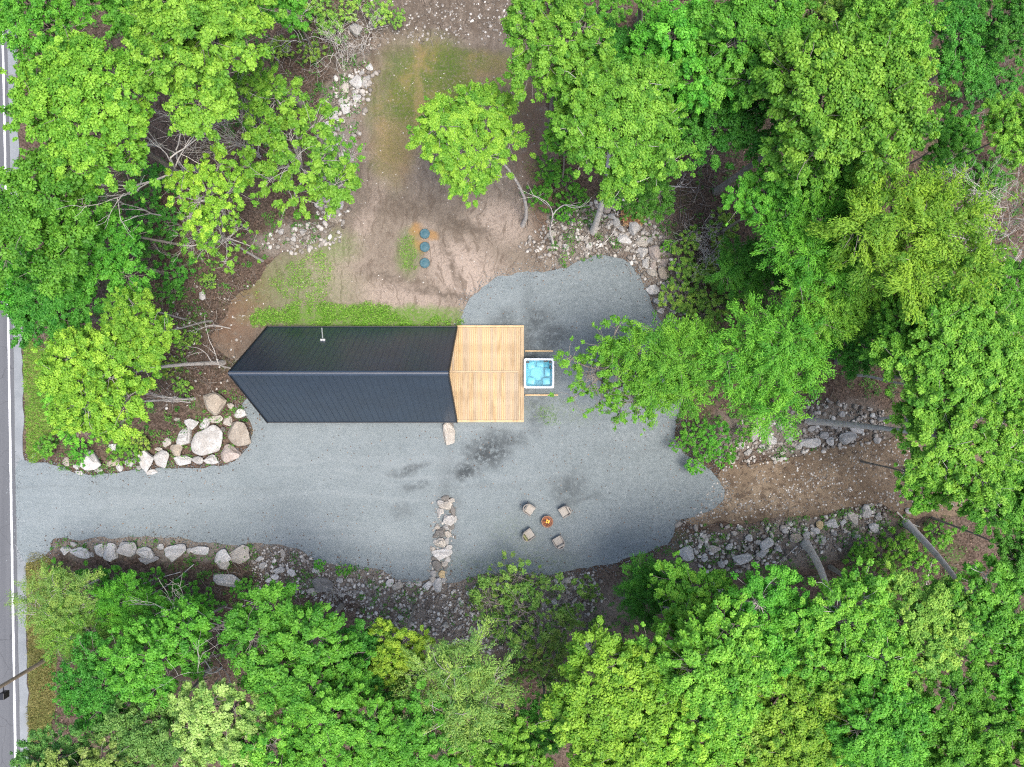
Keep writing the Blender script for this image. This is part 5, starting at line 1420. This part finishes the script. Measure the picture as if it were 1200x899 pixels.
bare((812, 290), (835, 255), 3, 'pale leafless bush in the dry brush by the tall maple foot', 'bare_bush', r=.025, depth=3, spread=.6, stems=6, seed=26, curl=.25)
bare((400, 700), (385, 668), 1.2, 'small bare bush with curling stems beside the dark grey flat rock', 'bare_bush', r=.02, depth=2, spread=.6, stems=5, seed=27, curl=.3)
bare((245, 280), (205, 268), 3.5, 'thin bare bush on the shaded floor by the thin trees', 'bare_bush', r=.02, depth=3, spread=.4, stems=5, seed=28, curl=.15)
bare((270, 385), (215, 372), 4.5, 'bare pale stem leaning away behind the cabin gable', r=.05, depth=2, spread=.4, seed=29, forks=2)
bare((272, 432), (190, 428), 6, 'second bare pale stem by the young maple foot', r=.06, depth=2, spread=.35, seed=30, forks=2)
bare((225, 470), (165, 474), 5, 'low bare pale stems above the tan triangular boulder', 'bare_bush', r=.045, depth=2, spread=.14, stems=4, seed=31, forks=2, curl=.05)

def fallen(p0, p1, r, label, bark='bark_dead', seed=1):
    rng = np.random.default_rng(seed)
    a = PV(*p0); b = PV(*p1); m_ = (a + b) / 2
    e = empty('fallen_branch', (m_.x, m_.y, float(gz(m_.x, m_.y)) + r * .7)); tag(e, label, 'branch', 'fallen branches on the ground')
    n_ = 7; t = np.linspace(0, 1, n_)[:, None]
    A = np.array([a.x - m_.x, a.y - m_.y, 0]); B = -A
    side = unit(np.array([-(B - A)[1], (B - A)[0], 0]))
    pts = A * (1 - t) + B * t + side * (np.sin(t * 3.1 + rng.uniform(-.4, .4)) * np.linalg.norm(B - A) * rng.normal(0, .06)) + np.array([0, 0, .05])
    V, F = tubes([(pts, np.linspace(r, r * .45, n_))], 7); link('stem', np_mesh('stem', V, F, True), M[bark], e)
    tw = []
    for k in (3, 4, 5):
        d = unit(unit(B - A) + side * rng.choice([-1, 1]) * rng.uniform(.4, .9) + np.array([0, 0, .15])); L = np.linalg.norm(B - A) * rng.uniform(.15, .35)
        tw.append(([pts[k], pts[k] + d * L * .5, pts[k] + d * L + rng.normal(0, .05, 3)], [r * .4, r * .3, r * .12]))
    V, F = tubes(tw, 5); link('side_twigs', np_mesh('side_twigs', V, F, True), M[bark], e)
bare((1030, 491), (1240, 489), 13, 'long grey dead trunk rising through the maples at the track end', r=.14, depth=2, spread=.3, seed=41, forks=2, curl=.03)
bare((1005, 440), (1168, 434), 13, 'broken grey dead branch tree sticking out of the bright track end maples', r=.1, depth=2, spread=.4, seed=42, forks=2, curl=.05)
bare((200, 258), (105, 212), 9, 'small bare treetop between the dense roadside tree and the yellow-green maple', r=.06, depth=3, spread=.5, seed=43)
bare((395, 715), (340, 785), 9.5, 'bare twiggy treetop above the broad fresh green tree', r=.05, depth=3, spread=.5, seed=44)
fallen((228, 658), (118, 714), .035, 'long thin fallen stem crossing the shrubs behind the boulder row', seed=21)
fallen((214, 668), (92, 732), .03, 'second long thin fallen stem slanting towards the utility pole', seed=22)
fallen((178, 672), (104, 700), .025, 'short thin fallen stem on the shrubs behind the boulder row', seed=23)
fallen((330, 690), (262, 715), .06, 'grey fallen branch behind the tilted slab, ending at the green trees', seed=1)
fallen((345, 715), (300, 750), .05, 'thin fallen branch on bare litter between the green trees', seed=2)
fallen((765, 228), (800, 210), .07, 'fallen grey branch at the edge of the dry brush', seed=3)
fallen((770, 218), (815, 222), .05, 'thin fallen branch lying across the dry brush', seed=4)
fallen((700, 290), (725, 262), .05, 'fallen pale stick across the grey rubble by the maple trunk', seed=5)
fallen((683, 282), (697, 271), .03, 'short broken stick beside the big maple trunk foot', seed=6)
fallen((935, 640), (905, 665), .05, 'fallen branch on dark litter beside the track stones', seed=7)
fallen((1050, 600), (1078, 617), .06, 'fallen branch lying beside the curved leaning trunk', seed=8)
fallen((150, 178), (182, 168), .05, 'fallen branch on the shaded floor near the dead tree', seed=9)
fallen((1095, 655), (1085, 690), .04, 'fallen twig on the dark floor below the curved trunk', seed=10)
